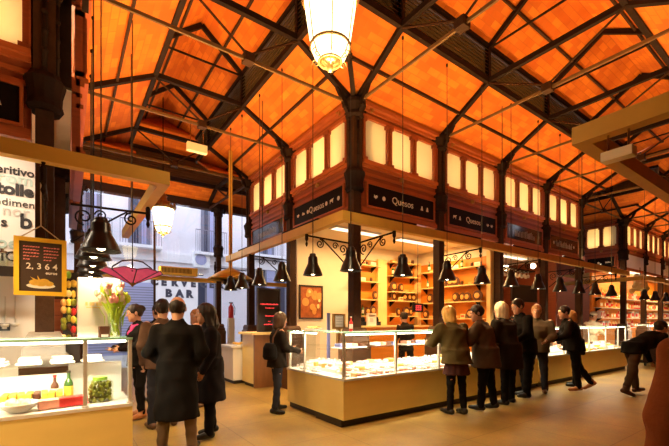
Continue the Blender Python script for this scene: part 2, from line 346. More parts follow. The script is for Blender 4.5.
# flat lids above the shops (never seen from the aisles) and the end walls
for n, x0, x1, y0, y1 in (('ceiling', 0, X4, 0, Y2), ('ceiling', -10, -3.8, 0, Y2), ('ceiling', XP, XE, 0, Y2), ('ceiling', 0, X4, -11, -4.24), ('ceiling', -10, -3.8, -11, -4.24), ('ceiling', XP, XE, -11, -4.24), ('ceiling', X4+1.86*2, XP, Y2, YF)):
    m = M(); m.box(x0, x1, y0, y1, ZE+.06, ZE+.12); struct(n, m, 'wood')
m = M(); m.box(X4, XP, Y2-.2, YF, 5.3, 7.2); m.box(X4, XP, -11, -4.24, ZE+.06, 7.2); struct('ceiling', m, 'wood')
for n, b in (('wall_left', (-10.2, -10, -11, YF, 0, 7.3)), ('wall_rear', (-10, XE, -11.2, -11, 0, 7.3)), ('wall_right', (XE, XE+.2, -11, YF, 0, 7.3))):
    m = M(); m.box(*b); struct(n, m, 'wood')
m = M(); m.box(-10, XE, -11, YF+.1, -.1, 0); struct('floor', m, 'floor')
m = M(); m.box(-14, 26, YF+.1, 13.2, -.1, -.005); struct('floor_street', m, 'pave')

# ------------------------------------------------------------------ roof trusses
def truss(o, d, hw, label, W2=.085):
    o, d = V3((*o, 0)), V3((*d, 0))
    P = lambda s_, z: tuple((o+d*s_)[:2])+(z,)
    t = thing('roof_truss', label, 'truss', (o.x, o.y, 0), 'iron roof trusses')
    f = 2*hw
    for s0, s1 in ((0, SO), (f, f-SO)):
        m = M(); m.bar(P(s0, ZE-.02), P(s1, ZB+.0), W2, .12); m.build('lower_rafter', 'iron', t)
        m = M(); m.bar(P(s1, ZB-.06), P(s1, ZT+.02), .07, .07); m.build('post', 'iron', t)
        m = M(); m.bar(P(s1, ZT-.04), P(hw, ZR-.07), W2*.7, .08); m.build('upper_rafter', 'iron', t)
        m = M(); m.tube([P(hw, ZE+.0), P(s1, ZB-.05)], .017, 6); m.build('diagonal_rod', 'iron2', t)
        if s0: continue
        b = M(); b.bar(P(s0+(.05 if s0 == 0 else -.05), ZE-.34), P(s0+(.36 if s0 == 0 else -.36), ZE+.12), .06, .06); b.build('knee_brace', 'iron', t)
    m = M(); m.bar(P(SO, ZB-.02), P(f-SO, ZB-.02), W2*.85, .085); m.build('bottom_chord', 'iron', t)
    m = M(); m.bar(P(0, ZE-.06), P(f, ZE-.06), .03, .045); m.build('tie_beam', 'iron3', t)
    m = M(); m.bar(P(SO, ZT-.06), P(f-SO, ZT-.06), .025, .03); m.build('collar_rod', 'iron', t)
    m = M(); m.rbox(P(hw, ZE-.05), (.14, .14, .12)); m.build('tie_joint', 'iron2', t)
    return t
for i in range(3): truss((0, i*BW), (-1, 0), WA/2, 'dark iron roof truss across the left aisle, %s back from the corner column' % ('springing from it' if i == 0 else ORD[i-1]+' one'))
for i in range(5): truss((i*BW, 0), (0, -1), WB/2, 'dark iron roof truss across the right-hand aisle, ' + ('springing from the corner column' if i == 0 else 'at the %s column right of the corner' % ORD[i-1]))
truss((-WA, -WB), (1, 0), WA/2, 'dark iron roof truss overhead behind the big lantern'); truss((-WA, 0), (0, -1), WB/2, 'dark iron roof truss springing from the left-hand stall column')
for x in (XP, XP+BW, XP+2*BW, XP+3*BW): truss((x, 0), (0, -1), WB/2, 'dark iron roof truss in the distance over the far pavilion aisle, at its %s column' % ORD[round((x-XP)/BW)])
truss((X4, 0), (1, 0), 1.86, 'dark iron roof truss across the far cross aisle')
for k, (sx, sy) in enumerate(((0, 0), (-WA, 0), (0, -WB), (-WA, -WB))):
    ax, ay = (-1 if sx == 0 else 1), (-1 if sy == 0 else 1)
    t = thing('valley_rafter', ['slim iron valley rafter rising from the corner column behind the big lantern', 'iron valley rafter rising from the left-hand stall column', 'iron valley rafter on the near right of the crossing', 'iron valley rafter on the near left of the crossing'][k], 'rafter', (sx, sy, 0))
    m = M(); m.bar((sx, sy, ZE-.02), (sx+ax*SO, sy+ay*SO, ZB), .07, .10); m.build('lower_rafter', 'iron', t)
    m = M(); m.bar((sx+ax*SO, sy+ay*SO, ZT-.05), (-WA/2, -WB/2, ZR-.07), .07, .09); m.build('upper_rafter', 'iron', t)
    m = M(); m.bar((sx+ax*SO, sy+ay*SO, ZB), (sx+ax*SO, sy+ay*SO, ZT), .08, .08); m.build('post', 'iron', t)
t = thing('roof_truss', 'iron half truss at the back corner of the cheese shop, over the street windows', 'truss', (0, Y2, 0), 'iron roof trusses')
m = M(); m.bar((0, Y2, ZE-.02), (0, 5.47, ZB), .09, .12); m.build('lower_rafter', 'iron', t)
m = M(); m.bar((0, 8, 5.36), (0, 7.2, 5.72), .09, .12); m.build('lower_rafter', 'iron', t)
m = M(); m.bar((0, 5.47, 5.72), (0, 7.2, 5.72), .09, .10); m.build('bottom_chord', 'iron', t)
for a, b in (((0, 6.2, 5.2), (0, 5.5, 5.7)), ((0, 6.2, 5.2), (0, 7.1, 5.7))):
    m = M(); m.tube([a, b], .025, 6); m.build('diagonal_rod', 'iron2', t)
m = M(); m.bar((0, Y2, ZE-.06), (0, 8, 5.25), .045, .06); m.build('tie_beam', 'iron2', t)

# ------------------------------------------------------------------ columns
def column(x, y, label, zt=ZE, group='iron columns', bm='pedestal'):
    t = thing('iron_column', label, 'column', (x, y, 0), group)
    m = M(); m.box(x-.20, x+.20, y-.20, y+.20, 0, .98); m.build('pedestal', 'pedestal', t, bevel=.01)
    m = M(); m.lathe((x, y, 0), [(.285, .98), (.285, 1.08), (.25, 1.10), (.25, 1.18), (.215, 1.21), (.215, 1.28), (.18, 1.33)], 4, a0=PI/4); m.build('base', bm, t)
    m = M(); m.lathe((x, y, 0), [(.112, 1.3), (.108, 3.62), (.132, 3.66), (.132, zt-.02)], 4, a0=PI/4); m.build('shaft', 'pedestal' if False else 'iron2', t)
    m = M()
    for a in range(4):      # slender applied shafts and leaf ornaments on the upper pilaster
        ca, sa = math.cos(a*PI/2), math.sin(a*PI/2)
        m.tube([(x+ca*.10-sa*.0, y+sa*.10, 3.95), (x+ca*.10, y+sa*.10, zt-.3)], .024, 8)
        for k in range(5): m.sph((x+ca*.10, y+sa*.10, 4.02+k*.2), (.033, .033, .045), 8, 5)
    m.build('pilaster_ornament', 'iron', t, smooth=True)
    m = M(); m.lathe((x, y, 0), [(.14, 3.62), (.165, 3.66), (.15, 3.72), (.155, 3.80), (.18, 3.90), (.185, 3.93), (.16, 3.96), (.14, 4.0)], 12); m.build('capital', 'iron', t)
    m = M(); m.lathe((x, y, 0), [(.13, zt-.30), (.16, zt-.26), (.145, zt-.20), (.20, zt-.08), (.20, zt-.02), (.12, zt)], 12)
    for sx, sy in ((1, 0), (-1, 0), (0, 1), (0, -1)): m.rbox((x+sx*.19, y+sy*.19, zt-.10), (.08, .08, .12)); m.sph((x+sx*.22, y+sy*.22, zt-.14), .035, 8, 6)
    m.build('top_capital', 'iron', t, smooth=False)
    return t
for i in range(5): column(i*BW, 0, 'dark iron column ' + ('at the corner of the cheese shop, behind the middle bell lamp' if i == 0 else '%s to the right of the corner, along the shop front' % ORD[i-1]))
column(0, BW, 'dark iron column on the left side of the cheese shop, beside the food poster'); column(0, Y2, 'dark iron column at the back left corner of the cheese shop by the menu panel')
column(-4.15, 0, 'dark iron column behind the hanging chalkboard at the left-hand stall', bm='stone')
column(-4.05, BW, 'dark iron column behind the left-hand stall column, seen past its edge'); column(-4.05, Y2, 'dark iron column at the back corner of the left-hand stall')
column(X4, Y2, 'iron column at the back of the corner pavilion')
for i in range(4): column(XP+i*BW, 0, 'distant dark column of the far pavilion, %s from its corner' % ORD[i])
column(.3, 7.85, 'cast-iron column standing against the street windows', 5.3)
column(-3.7, 7.85, 'cast-iron column against the street windows, mostly behind the left-hand stall', 5.3)

# ------------------------------------------------------------------ shop facade bays
def facade_bay(p, t, n, L, label, panes=3, sign=None, low=True):
    """p: start point (x,y); t: unit along; n: outward unit. Column centres sit at both ends."""
    T, N = V3((*t, 0)), V3((*n, 0)); P0 = V3((*p, 0))
    def pt(a, d, z): q = P0+T*a+N*d; return (q.x, q.y, z)
    def bx(m, a0, a1, d0, d1, z0, z1):
        vs = [pt(a, d, z) for z in (z0, z1) for a, d in ((a0, d0), (a1, d0), (a1, d1), (a0, d1))]
        m.add(vs, [(3,2,1,0),(4,5,6,7),(0,1,5,4),(1,2,6,5),(2,3,7,6),(3,0,4,7)])
    g = thing('facade_bay', label, 'shop front', (P0.x, P0.y, 0))
    a0, a1 = .13, L-.13
    m = M(); bx(m, a0, a1, -.06, .02, 3.30, 4.16); m.build('wood_panel', 'wood', g); m = M(); bx(m, a0, a1, -.06, .02, 4.96, ZE); m.build('frieze', 'wood', g)
    m = M()
    for z0, z1, d in ((3.28, 3.36, .07), (3.36, 3.40, .045), (3.83, 3.88, .05), (3.95, 4.0, .04), (4.08, 4.13, .06), (4.13, 4.19, .10), (4.93, 4.99, .05), (5.04, 5.09, .07), (5.09, ZE, .13)): bx(m, a0, a1, -.02, d, z0, z1)
    m.build('moulding', 'trim', g)
    w = (a1-a0)/panes
    for k in range(panes+1):
        c = a0+w*k; hw_ = .055 if 0 < k < panes else .07
        m = M(); bx(m, max(a0, c-hw_), min(a1, c+hw_), -.03, .06, 4.19, 4.94)
        bx(m, max(a0, c-hw_-.035), min(a1, c+hw_+.035), -.03, .075, 4.19, 4.25); bx(m, max(a0, c-hw_-.03), min(a1, c+hw_+.03), -.03, .07, 4.87, 4.94)
        bx(m, max(a0, c-.02), min(a1, c+.02), .05, .085, 4.25, 4.87); m.build('mullion', 'wood', g)
    for k in range(panes):
        m = M(); bx(m, a0+w*k+.02, a0+w*(k+1)-.02, -.012, 0, 4.18, 4.95); m.build('frosted_pane', 'frost', g)
    m = M(); bx(m, a0, a1, -.40, -.38, 4.0, 5.0); bx(m, a0, a1, -.40, -.02, 5.0, 5.02); bx(m, a0, a1, -.40, -.02, 3.98, 4.0)
    m.build('light_box', 'cream', g)
    for e0, e1 in ((a0-.06, a0), (a1, a1+.06)): m = M(); bx(m, e0, e1, -.40, -.06, 4.0, 5.0); m.build('box_end', 'iron', g)
    c = pt((a0+a1)/2, -.10, 4.07)
    area_x('window_tube', c, V3((0, 0, 1))+N*.22, T, a1-a0-.1, .06, 42*(L/BW), (1, .80, .46))
    # small round floodlight at the column head
    if p[0] == -3.86: return g, pt
    m = M(); q = pt(.30, .15, 5.04); m.sph(q, .02, 8, 6); m.rbox((q[0]-N.x*.05, q[1]-N.y*.05, 5.06), (.03, .03, .08)); m.build('cornice_lamp', 'brass', g)
    m = M(); q = pt(L/2, .03, 4.06); m.lathe((q[0], q[1], 0), [(.045, 4.0), (.05, 4.06), (.02, 4.1)], 8); m.build('alarm_bell', 'brass', g)
    return g, pt
def shop_sign(pt, L, label, text, icons, cat='sign', dark='signb', z0=3.43, z1=3.80, size=.17, lcol='letter'):
    a = pt(0, 0, 0); b = pt(1, 0, 0); T = (V3(b)-V3(a)); n = V3(pt(0, 1, 0))-V3(a); c = pt(.26, .03, 0)
    right = V3((0, 0, 1)).cross(n)       # reading direction seen from outside
    s0, s1 = .25, L-.22
    if right.dot(T) < 0: o = pt(s1, .03, z0); wd = s1-s0
    else: o = pt(s0, .03, z0); wd = s1-s0
    o = V3(o); up = V3((0, 0, 1)); g = thing('shop_sign', label, cat, tuple(o))
    m = M(); h = z1-z0
    m.prism([(0, 0), (wd, 0), (wd, h), (0, h)], o, right, up, .02); m.build('board', dark, g)
    f = M()
    for q in ([(-.03, -.03), (wd+.03, -.03), (wd+.03, 0), (-.03, 0)], [(-.03, h), (wd+.03, h), (wd+.03, h+.03), (-.03, h+.03)], [(-.03, 0), (0, 0), (0, h), (-.03, h)], [(wd, 0), (wd+.03, 0), (wd+.03, h), (wd, h)]):
        f.prism(q, o, right, up, .04)
    f.build('frame', 'trim', g)
    ft = o+n*.022
    if text:
        m = M()
        if text == '#':       # pale strokes for unreadable lettering; on the third front sign, painted glass reflections
            rs_ = random.Random(len(label)); xx = wd*.22
            while xx < wd*.78: w_ = rs_.uniform(.008, .02); hh = rs_.uniform(.25, .5)*h; m.prism([(0, 0), (w_, 0), (w_, hh), (0, hh)], ft+right*xx+up*(h*.25), right, up, .002); xx += w_+rs_.uniform(.02, .05)
        else: txt(m, text, ft+right*(wd*.5)+up*(h*.36), right, up, size)
        m.build('lettering', lcol, g)
    for fx, kind in icons:
        m = M(); q = ft+right*(wd*fx)+up*(h*.48); r = .038
        if kind == 'o': poly = [(r*math.cos(a), r*math.sin(a)*1.05) for a in np.linspace(0, 2*PI, 14)[:-1]]
        elif kind == 'w': poly = [(-r*1.3, -r*.7), (r*1.3, -r*.7), (r*1.3, r*.1), (-r*.9, r*.9)]
        elif kind == 't': poly = [(-r*.9, -r), (r*.9, -r), (r*.35, r*1.1), (-r*.2, r*1.1)]
        elif kind == 'c': poly = [(-1.5*r, -r), (-1.2*r, -r), (-1.1*r, -.2*r), (.6*r, -.2*r), (.7*r, -r), (1.0*r, -r), (1.0*r, .5*r), (1.6*r, .9*r), (1.5*r, 1.3*r), (.9*r, 1.1*r), (-1.4*r, .8*r)]
        else: poly = [(-r*1.2, -r*.4), (0, -r*.9), (r*1.2, r*.2), (r*.4, r*.9), (-r*.4, r*.3), (-r*1.1, r*.9)]
        m.prism([(x, y) for x, y in poly], q, right, up, .004); m.build('cheese_emblem', lcol, g)
    return g
IC = [(.11, 'v'), (.22, 'o'), (.80, 't'), (.89, 't')]
bays_r = []
for i in range(4):
    g, pt = facade_bay((i*BW, 0), (1, 0), (0, -1), BW, 'red-brown wooden shop-front bay with three glowing windows, %s from the corner on the right-hand front' % ORD[i]); bays_r.append(pt)
shop_sign(bays_r[0], BW, 'black shop sign reading Quesos, largest, right of the corner column', 'Quesos', IC, size=.18)
shop_sign(bays_r[1], BW, 'black shop sign reading Quesos, second on the right-hand front', 'Quesos', [(.12, 'c'), (.22, 't'), (.82, 'v'), (.91, 'v')])
shop_sign(bays_r[2], BW, 'dim black shop sign with blurred pale strokes, third on the right-hand front', '#', [], size=.2, lcol='grey', dark='signd')  # glass transom; its reflections are painted on as pale strokes
shop_sign(bays_r[3], BW, 'dark shop sign fourth on the right-hand front, with small pale marks', '#', [(.12, 'o'), (.85, 'o')], size=.13, dark='signd')
g, ptl1 = facade_bay((0, 0), (0, 1), (-1, 0), BW, 'red-brown wooden shop-front bay with three glowing windows, left of the corner column')
g, ptl2 = facade_bay((0, BW), (0, 1), (-1, 0), BW, 'red-brown wooden shop-front bay with glowing windows, at the back of the left side')
shop_sign(ptl1, BW, 'black shop sign reading Quesos with a cow, left of the corner column', 'Quesos', [(.10, 'v'), (.22, 'w'), (.32, 'o'), (.70, 'o'), (.80, 'c'), (.92, 'o')])
shop_sign(ptl2, BW, 'smoky glass shop sign on the back left bay of the cheese shop', '#', [], z0=3.40, z1=3.74, dark='signd', lcol='grey')
g, ptn = facade_bay((-4.13-BW, 0), (1, 0), (0, -1), BW, 'red-brown wooden shop-front bay of the left-hand stall, partly out of frame')
shop_sign(ptn, BW, 'black shop sign with a pale cheese mark on the left-hand stall', '', [(.86, 'o'), (.90, 't')])
facade_bay((-3.86, 0), (0, 1), (1, 0), BW, 'wooden shop-front bay on the aisle side of the left-hand stall, seen edge-on')
facade_bay((-3.86, BW), (0, 1), (1, 0), BW, 'wooden shop-front bay at the back of the left-hand stall aisle side')
g, pte = facade_bay((XP, 0), (0, 1), (-1, 0), BW*.62, 'far pavilion end bay with two wide glowing windows', 2)
facade_bay((XP, BW*.62), (0, 1), (-1, 0), BW*1.38, 'far pavilion end bay behind the corner pavilion', 3)
shop_sign(pte, BW*.62, 'black sign with white marks on the end of the far pavilion', '', [(.42, 'o'), (.72, 'w'), (.8, 'w')])
for i in range(4):
    g, pt = facade_bay((XP+i*BW, 0), (1, 0), (0, -1), BW, 'distant shop-front bay of the far pavilion, %s from its corner' % ORD[i])
    m = M(); q = [pt(.2, .05, z) for z in (2.9, 3.3)]
    m.box(XP+i*BW+.2, XP+(i+1)*BW-.2, -.06, -.04, 3.38, 3.86)
    tag(m.build('transom_glass', 'ac'), 'transom glass with pale grey reflection painted on, over the far pavilion counter, bay %s' % ORD[i], 'panel')  # pale grey colour stands for light reflected in the glass
# inner stall ceilings
for x0, x1, y0, y1, zc_ in ((.05, X4, .05, 2.45, 3.34), (-9.5, -4.1, .05, 1.65, 3.92), (XP+.05, XE, .05, 2.5, 3.34)):
    m = M(); m.box(x0, x1, y0, y1, zc_, zc_+.04); struct('ceiling', m, 'cream')

# ------------------------------------------------------------------ ochre lighting frames hung over the counters
def frame(name_label, arms, loc, z=2.845):
    t = thing('lighting_frame', name_label, 'frame', loc)
    for p, q in arms:
        m = M(); m.bar((*p, z), (*q, z), .10, .13); m.build('beam', 'beam', t)
    return t
fm = frame('long ochre steel frame hung in front of the cheese shop signs, turning the corner', [((-O, Y2-.9), (-O, -O+.05)), ((-O-.05, -O), (9.7, -O))], (-O, -O, 0))
fl = frame('ochre steel frame above the left-hand counter, crossing in front of its column', [((-3.17, 2.1), (-3.17, -.83)), ((-3.12, -.88), (-8.5, -.88))], (-3.17, -.88, 0), 2.875)
fn = frame('ochre steel beam corner jutting in at upper right, with a box hung under it', [((-.80, -3.70), (-.80, -9)), ((-.75, -3.75), (6, -3.75))], (-.80, -3.75, 0))
f2 = frame('distant ochre steel frame in front of the far pavilion', [((XP-.9, 3.5), (XP-.9, -.80)), ((XP-.95, -.9), (XE-.5, -.9))], (XP-.9, -.9, 0))
def rods(t, pts, z1=5.4):
    for x, y in pts:
        m = M(); m.tube([(x, y, 2.9), (x, y, z1)], .008, 5); m.build('hanger_rod', 'cord', t)
rods(fm, [(-O, 1.6), (2.9, -O), (6.5, -O)], 5.6); rods(fn, [(-.80, -6), (3.2, -3.73)], 5.3); rods(fl, [(-3.17, 1.4), (-6, -.88)], 5.45)
rods(f2, [(14, -.9), (18, -.9)], 5.6)
# uplights along the tops of the frames wash the brick vault
def uplight(x, y, along, label, W=36, L=1.1, out=(0, -1)):
    t = thing('uplight', label, 'uplight', (x, y, 2.91)); m = M()
    sx, sy = (L/2, .035) if along == 'x' else (.035, L/2)
    m.box(x-sx, x+sx, y-sy, y+sy, 2.91, 2.945); m.build('housing', 'iron', t)
    m = M(); m.box(x-sx+.02, x+sx-.02, y-sy*.6 if along == 'x' else y-sy+.02, y+sy*.6 if along == 'x' else y+sy-.02, 2.945, 2.95); m.build('lens', 'tube', t)
    l = area_x('uplight_lamp', (x, y, 2.965), V3((out[0]*.28, out[1]*.28, 1)), (1, 0, 0) if along == 'x' else (0, 1, 0), L-.1, .06, W, (1, .55, .17)); l.data.spread = math.radians(122)
for k, x in enumerate((-.1, 1.6, 3.8, 6.0, 8.2)): uplight(x, -O, 'x', 'slim uplight on top of the right-hand ochre frame, %s from the corner' % ORD[k])
for k, y in enumerate((.2, 2.2)): uplight(-O, y, 'y', 'slim uplight on the corner frame left arm, %s from the corner' % ORD[k], out=(-1, 0))
for k, y in enumerate((.1, 1.5)): uplight(-3.17, y, 'y', 'slim uplight on the aisle arm of the left-hand ochre frame, %s from its corner' % ORD[k], out=(1, 0))
uplight(-5, -.88, 'x', 'slim uplight on the front arm of the left-hand ochre frame')
for k, x in enumerate((1.0, 3.6)): uplight(x, -3.73, 'x', 'slim uplight on the near right ochre beam, %s from its corner' % ORD[k], out=(0, 1))
for k, x in enumerate((13, 16.5, 20)): uplight(x, -.9, 'x', 'slim uplight on the far pavilion frame, %s from its corner' % ORD[k], 50)

# ------------------------------------------------------------------ scroll brackets
def spiral(c, ax, ay, r, turns, a0, n=22):
    c, ax, ay = V3(c), V3(ax), V3(ay); return [tuple(c+ax*(r*(1-.8*i/n)*math.cos(a0+turns*2*PI*i/n))+ay*(r*(1-.8*i/n)*math.sin(a0+turns*2*PI*i/n))) for i in range(n+1)]
def bracket(x, y, d, label, Lb=O, z=2.76):
    D = V3((*d, 0)); U = V3((0, 0, 1)); B = V3((x, y, 0)); p = lambda s, zz: tuple(B+D*s+U*zz)
    t = thing('scroll_bracket', label, 'bracket', (x, y, 0))
    m = M(); m.tube([p(.12, z-.02), p(Lb, z+.0)], .014, 6); m.build('arm', 'iron', t)
    m = M(); m.tube([p(.14, z-.42), p(.34, z-.26), p(.60, z-.06), p(.66, z-.02)], .011, 6); m.build('strut', 'iron', t)
    m = M(); m.tube(spiral(p(.70, z-.10), D, U, .075, 1.6, PI/2), .010, 6); m.build('scroll', 'iron', t); m = M(); m.tube(spiral(p(.24, z-.14), D, U, .09, -1.5, -PI/2), .010, 6)
    m.build('scroll', 'iron', t); m = M(); m.tube(spiral(p(.40, z-.10), D, -U, .06, 1.4, PI), .009, 6); m.build('scroll', 'iron', t)
    m = M(); m.lathe(p(Lb, 0), [(.008, z-.17), (.022, z-.13), (.010, z-.09), (.026, z-.06), (.026, z+.06), (.010, z+.09), (.022, z+.12), (.004, z+.16)], 8); m.build('finial', 'iron', t)
    return t
bracket(0, 0, (0, -1), 'black scrolled iron bracket on the corner column, right-hand side'); bracket(0, 0, (-1, 0), 'black scrolled iron bracket on the corner column, left-hand side')
for i in range(1, 5): bracket(i*BW, 0, (0, -1), 'black scrolled iron bracket on the %s column right of the corner' % ORD[i-1])
bracket(0, BW, (-1, 0), 'black scrolled iron bracket on the column beside the food poster'); bracket(-4.05, 0, (1, 0), 'dark scrolled iron bracket on the left-hand stall column', .88, 2.73)
bracket(-4.13, 0, (0, -1), 'dark scrolled iron bracket pointing to the viewer on the left-hand stall column', .88, 2.70)
bracket(0, Y2, (-1, 0), 'black scrolled iron bracket on the back left column of the cheese shop')

# ------------------------------------------------------------------ bell lamps
def bell(label, zc, hs=.86, rs=.84):
    t = thing('bell_lamp', label, 'lamp', (0, 0, 0))
    m = M(); m.lathe((0, 0, 0), [(.0001, .37), (.052, .37), (.058, .35), (.060, .33), (.078, .315), (.082, .30), (.088, .21), (.098, .185), (.115, .15), (.150, .07), (.168, .015), (.176, 0), (.170, 0), (.160, .015), (.142, .07), (.105, .15), (.08, .2), (.0001, .21)], 24)
    m.v = [(a*rs, b_*rs, c*hs) for a, b_, c in m.v]; m.build('shade', 'black', t, smooth=True)
    m = M(); m.sph((0, 0, .075), (.055, .055, .07), 12, 8); m.build('bulb', 'bulb', t, smooth=True)
    m = M(); m.tube([(0, 0, .36*hs), (0, 0, zc-.06)], .006, 5); m.build('cord', 'cord', t)
    m = M(); m.lathe((0, 0, 0), [(.015, zc-.05), (.018, zc-.02), (.012, zc)], 8); m.build('ceiling_hook', 'iron', t)
    return t
LZ = 2.105; pr = []
def put_bell(x, y, label, W=72, first=[True]):
    if y < -O+.01 and x > -O: x, y = x-.09*(x+3.978)/4.026, y-.09
    else: x, y = x-.09, y-.09*(y+4.971)/3.033
    zr = ZE+.6*min(abs(y) if y < 0 and x > -O-.01 else abs(x), SO)/SO
    if first[0]:
        pr.append(bell(label, 5.66-LZ)); first[0] = False; o = pr[0]; o.location = (x, y, LZ)
    else: o = dup(pr[0], (x, y, LZ), 0, label)
    o['group'] = 'black bell lamps over the counters'
    if W: spot('bell_lamp_light', (x, y, LZ+.02), W, 140, .05, (1, .72, .36))
    return o
put_bell(-.82, -O, 'black bell lamp hanging right at the corner of the cheese counter')
for k, x in enumerate((.18, 1.23, 2.23, 3.22, 4.3, 5.32, 6.33, 7.3, 8.43)): put_bell(x, -O, 'black bell lamp over the right-hand counter, %s to the right of the corner lamp' % ORD[k])
for k, y in enumerate((-.18, .81, 1.73, 2.61, 3.28)): put_bell(-O, y, "black bell lamp over the counter's left arm, %s back from the corner lamp" % ORD[k])
for k, x in enumerate((11.2, 12.27, 13.5, 14.6, 15.8)): put_bell(x, -O, 'distant black bell lamp before the far pavilion, %s from the left' % ORD[k], 14)
# the left-hand stall's own row, hung on shorter cords
lp = bell('large black bell lamp beside the chalkboard, nearest of the left-hand row', 5.22-LZ, .86, .98); lp.location = (-3.70, -.77, LZ); lp['group'] = 'black bell lamps over the counters'
spot('bell_lamp_light', (-3.70, -.77, LZ+.02), 75, 140, .05, (1, .72, .36))
for k, (x, y) in enumerate(((-3.73, -.2), (-3.70, .55), (-3.68, 1.25), (-3.66, 1.9))):
    o = dup(lp, (x, y, LZ), 0, 'black bell lamp stacked behind the large left one, %s further back' % ORD[k], 'black bell lamps over the counters'); spot('bell_lamp_light', (x, y, LZ+.02), 75, 140, .05, (1, .72, .36))

# ------------------------------------------------------------------ lanterns
def lantern(loc, label, ztop):
    x, y, z = loc; t = thing('lantern', label, 'lantern', loc); c = (x, y, z)
    m = M(); m.lathe(c, [(.10, .10), (.15, .15), (.185, .235)], 24); m.lathe(c, [(.19, .26), (.245, .62), (.25, .68)], 24); m.lathe(c, [(.24, .72), (.20, .80), (.0001, .80)], 24)
    m.build('glass_globe', 'lantern', t, smooth=True)
    m = M()
    for r_, zz, th in ((.19, .245, .014), (.255, .70, .02), (.11, .10, .010)): m.tube([(x+r_*math.cos(a), y+r_*math.sin(a), z+zz) for a in np.linspace(0, 2*PI, 25)], th, 6)
    for k in range(6):
        a = k*PI/3; e = lambda r_, zz: (x+r_*math.cos(a), y+r_*math.sin(a), z+zz)
        m.tube([e(.253, .70), e(.194, .25), e(.155, .15), e(.06, .07), e(.02, .06)], .006, 5); m.tube(spiral(e(.15, .13), (math.cos(a), math.sin(a), 0), (0, 0, 1), .05, 1.2, 0, 12), .006, 5)
    m.build('cage', 'brass', t)
    m = M(); m.lathe(c, [(.0001, 0), (.02, .01), (.035, .04), (.03, .07), (.06, .09), (.11, .10)], 12); m.build('finial', 'brass', t, smooth=True)
    m = M(); m.lathe(c, [(.28, .70), (.29, .74), (.22, .80), (.15, .86), (.10, .90), (.08, .98), (.11, 1.0), (.05, 1.06), (.0001, 1.08)], 24)
    for k in range(10): a = k*PI/5; m.sph((x+.28*math.cos(a), y+.28*math.sin(a), z+.77), (.035, .035, .06), 6, 5)
    m.build('crown', 'brass', t)
    m = M(); m.tube([(x, y, z+1.05), (x, y, ztop)], .012, 6); m.build('suspension_rod', 'iron', t)
    point('lantern_light', (x, y, z-.12), 70, .12, (1, .74, .40)); return t
lantern((-1.9, -2.0, 3.84), 'big glowing glass lantern with brass cage hanging at the crossing, top centre', ZR+.03)
lantern((-2.02, 5.0, 3.50), 'small glowing lantern hanging in the left aisle against the street windows', 6.95)

# ------------------------------------------------------------------ hanging boxes
def hang_box(c, size, rz, ztop, label, yaw=0, tilt=0):
    t = thing('hanging_box', label, 'sign box', c); m = M(); m.rbox(c, size, rz, tilt); m.build('case', 'box', t, bevel=.006)
    d = V3((math.cos(rz), math.sin(rz), 0))
    for s in (-.32, .32):
        q = V3(c)+d*(size[0]*s); m = M(); m.tube([(q.x, q.y, c[2]+size[2]*.45), (q.x, q.y, ztop)], .008, 5); m.build('rod', 'nickel', t)
hang_box((-1.99, BW, 4.64), (.36, .10, .15), 0, ZE-.06, 'cream box hung on two rods from the tie beam over the left aisle')
hang_box((-.80, -3.98, 2.62), (.19, .09, .07), PI/2, 2.79, 'cream box hung on two rods under the upper right ochre beam')

for k, (x, y) in enumerate(((-4.75, -1.55), (-5.7, -1.55), (-4.6, -3.3), (-5.6, -3.3))):  # unseen bell lamps added as front light for the chalkboard and left counter
    o = dup(lp, (x, y, 2.45), 0, 'added bell lamp out of frame lighting the left-hand counter front, %s' % ('nearest its corner', 'further along', 'behind the photographer', 'furthest behind the photographer')[k], 'black bell lamps over the counters'); o.scale = (1, 1, 1)
    spot('bell_lamp_light', (x, y, 2.47), 150, 160, .05, (1, .68, .34))

for k, x in enumerate((-3.1, -1.9, -.7)): uplight(x, 7.55, 'x', 'added slim uplight brightening the roof over the street door, %s from the left' % ORD[k], 26, .8, (0, -1))  # uplights added to brighten the dark roof slope at the back

# ------------------------------------------------------------------ pixel helpers: the point a photo pixel shows on a known real plane
_F = np.array([math.cos(YAW), math.sin(YAW), 0]); _R = np.array([math.sin(YAW), -math.cos(YAW), 0]); _U = np.array([0, 0, 1.])
def _ray(u, v): return _F+_R*(u-334.5)/FPX-_U*(v-223-SHY)/FPX
def ony(u, v, y): d = _ray(u, v); return CAM+d*((y-CAM[1])/d[1])
def onx(u, v, x): d = _ray(u, v); return CAM+d*((x-CAM[0])/d[0])
def onz(u, v, z): d = _ray(u, v); return CAM+d*((z-CAM[2])/d[2])

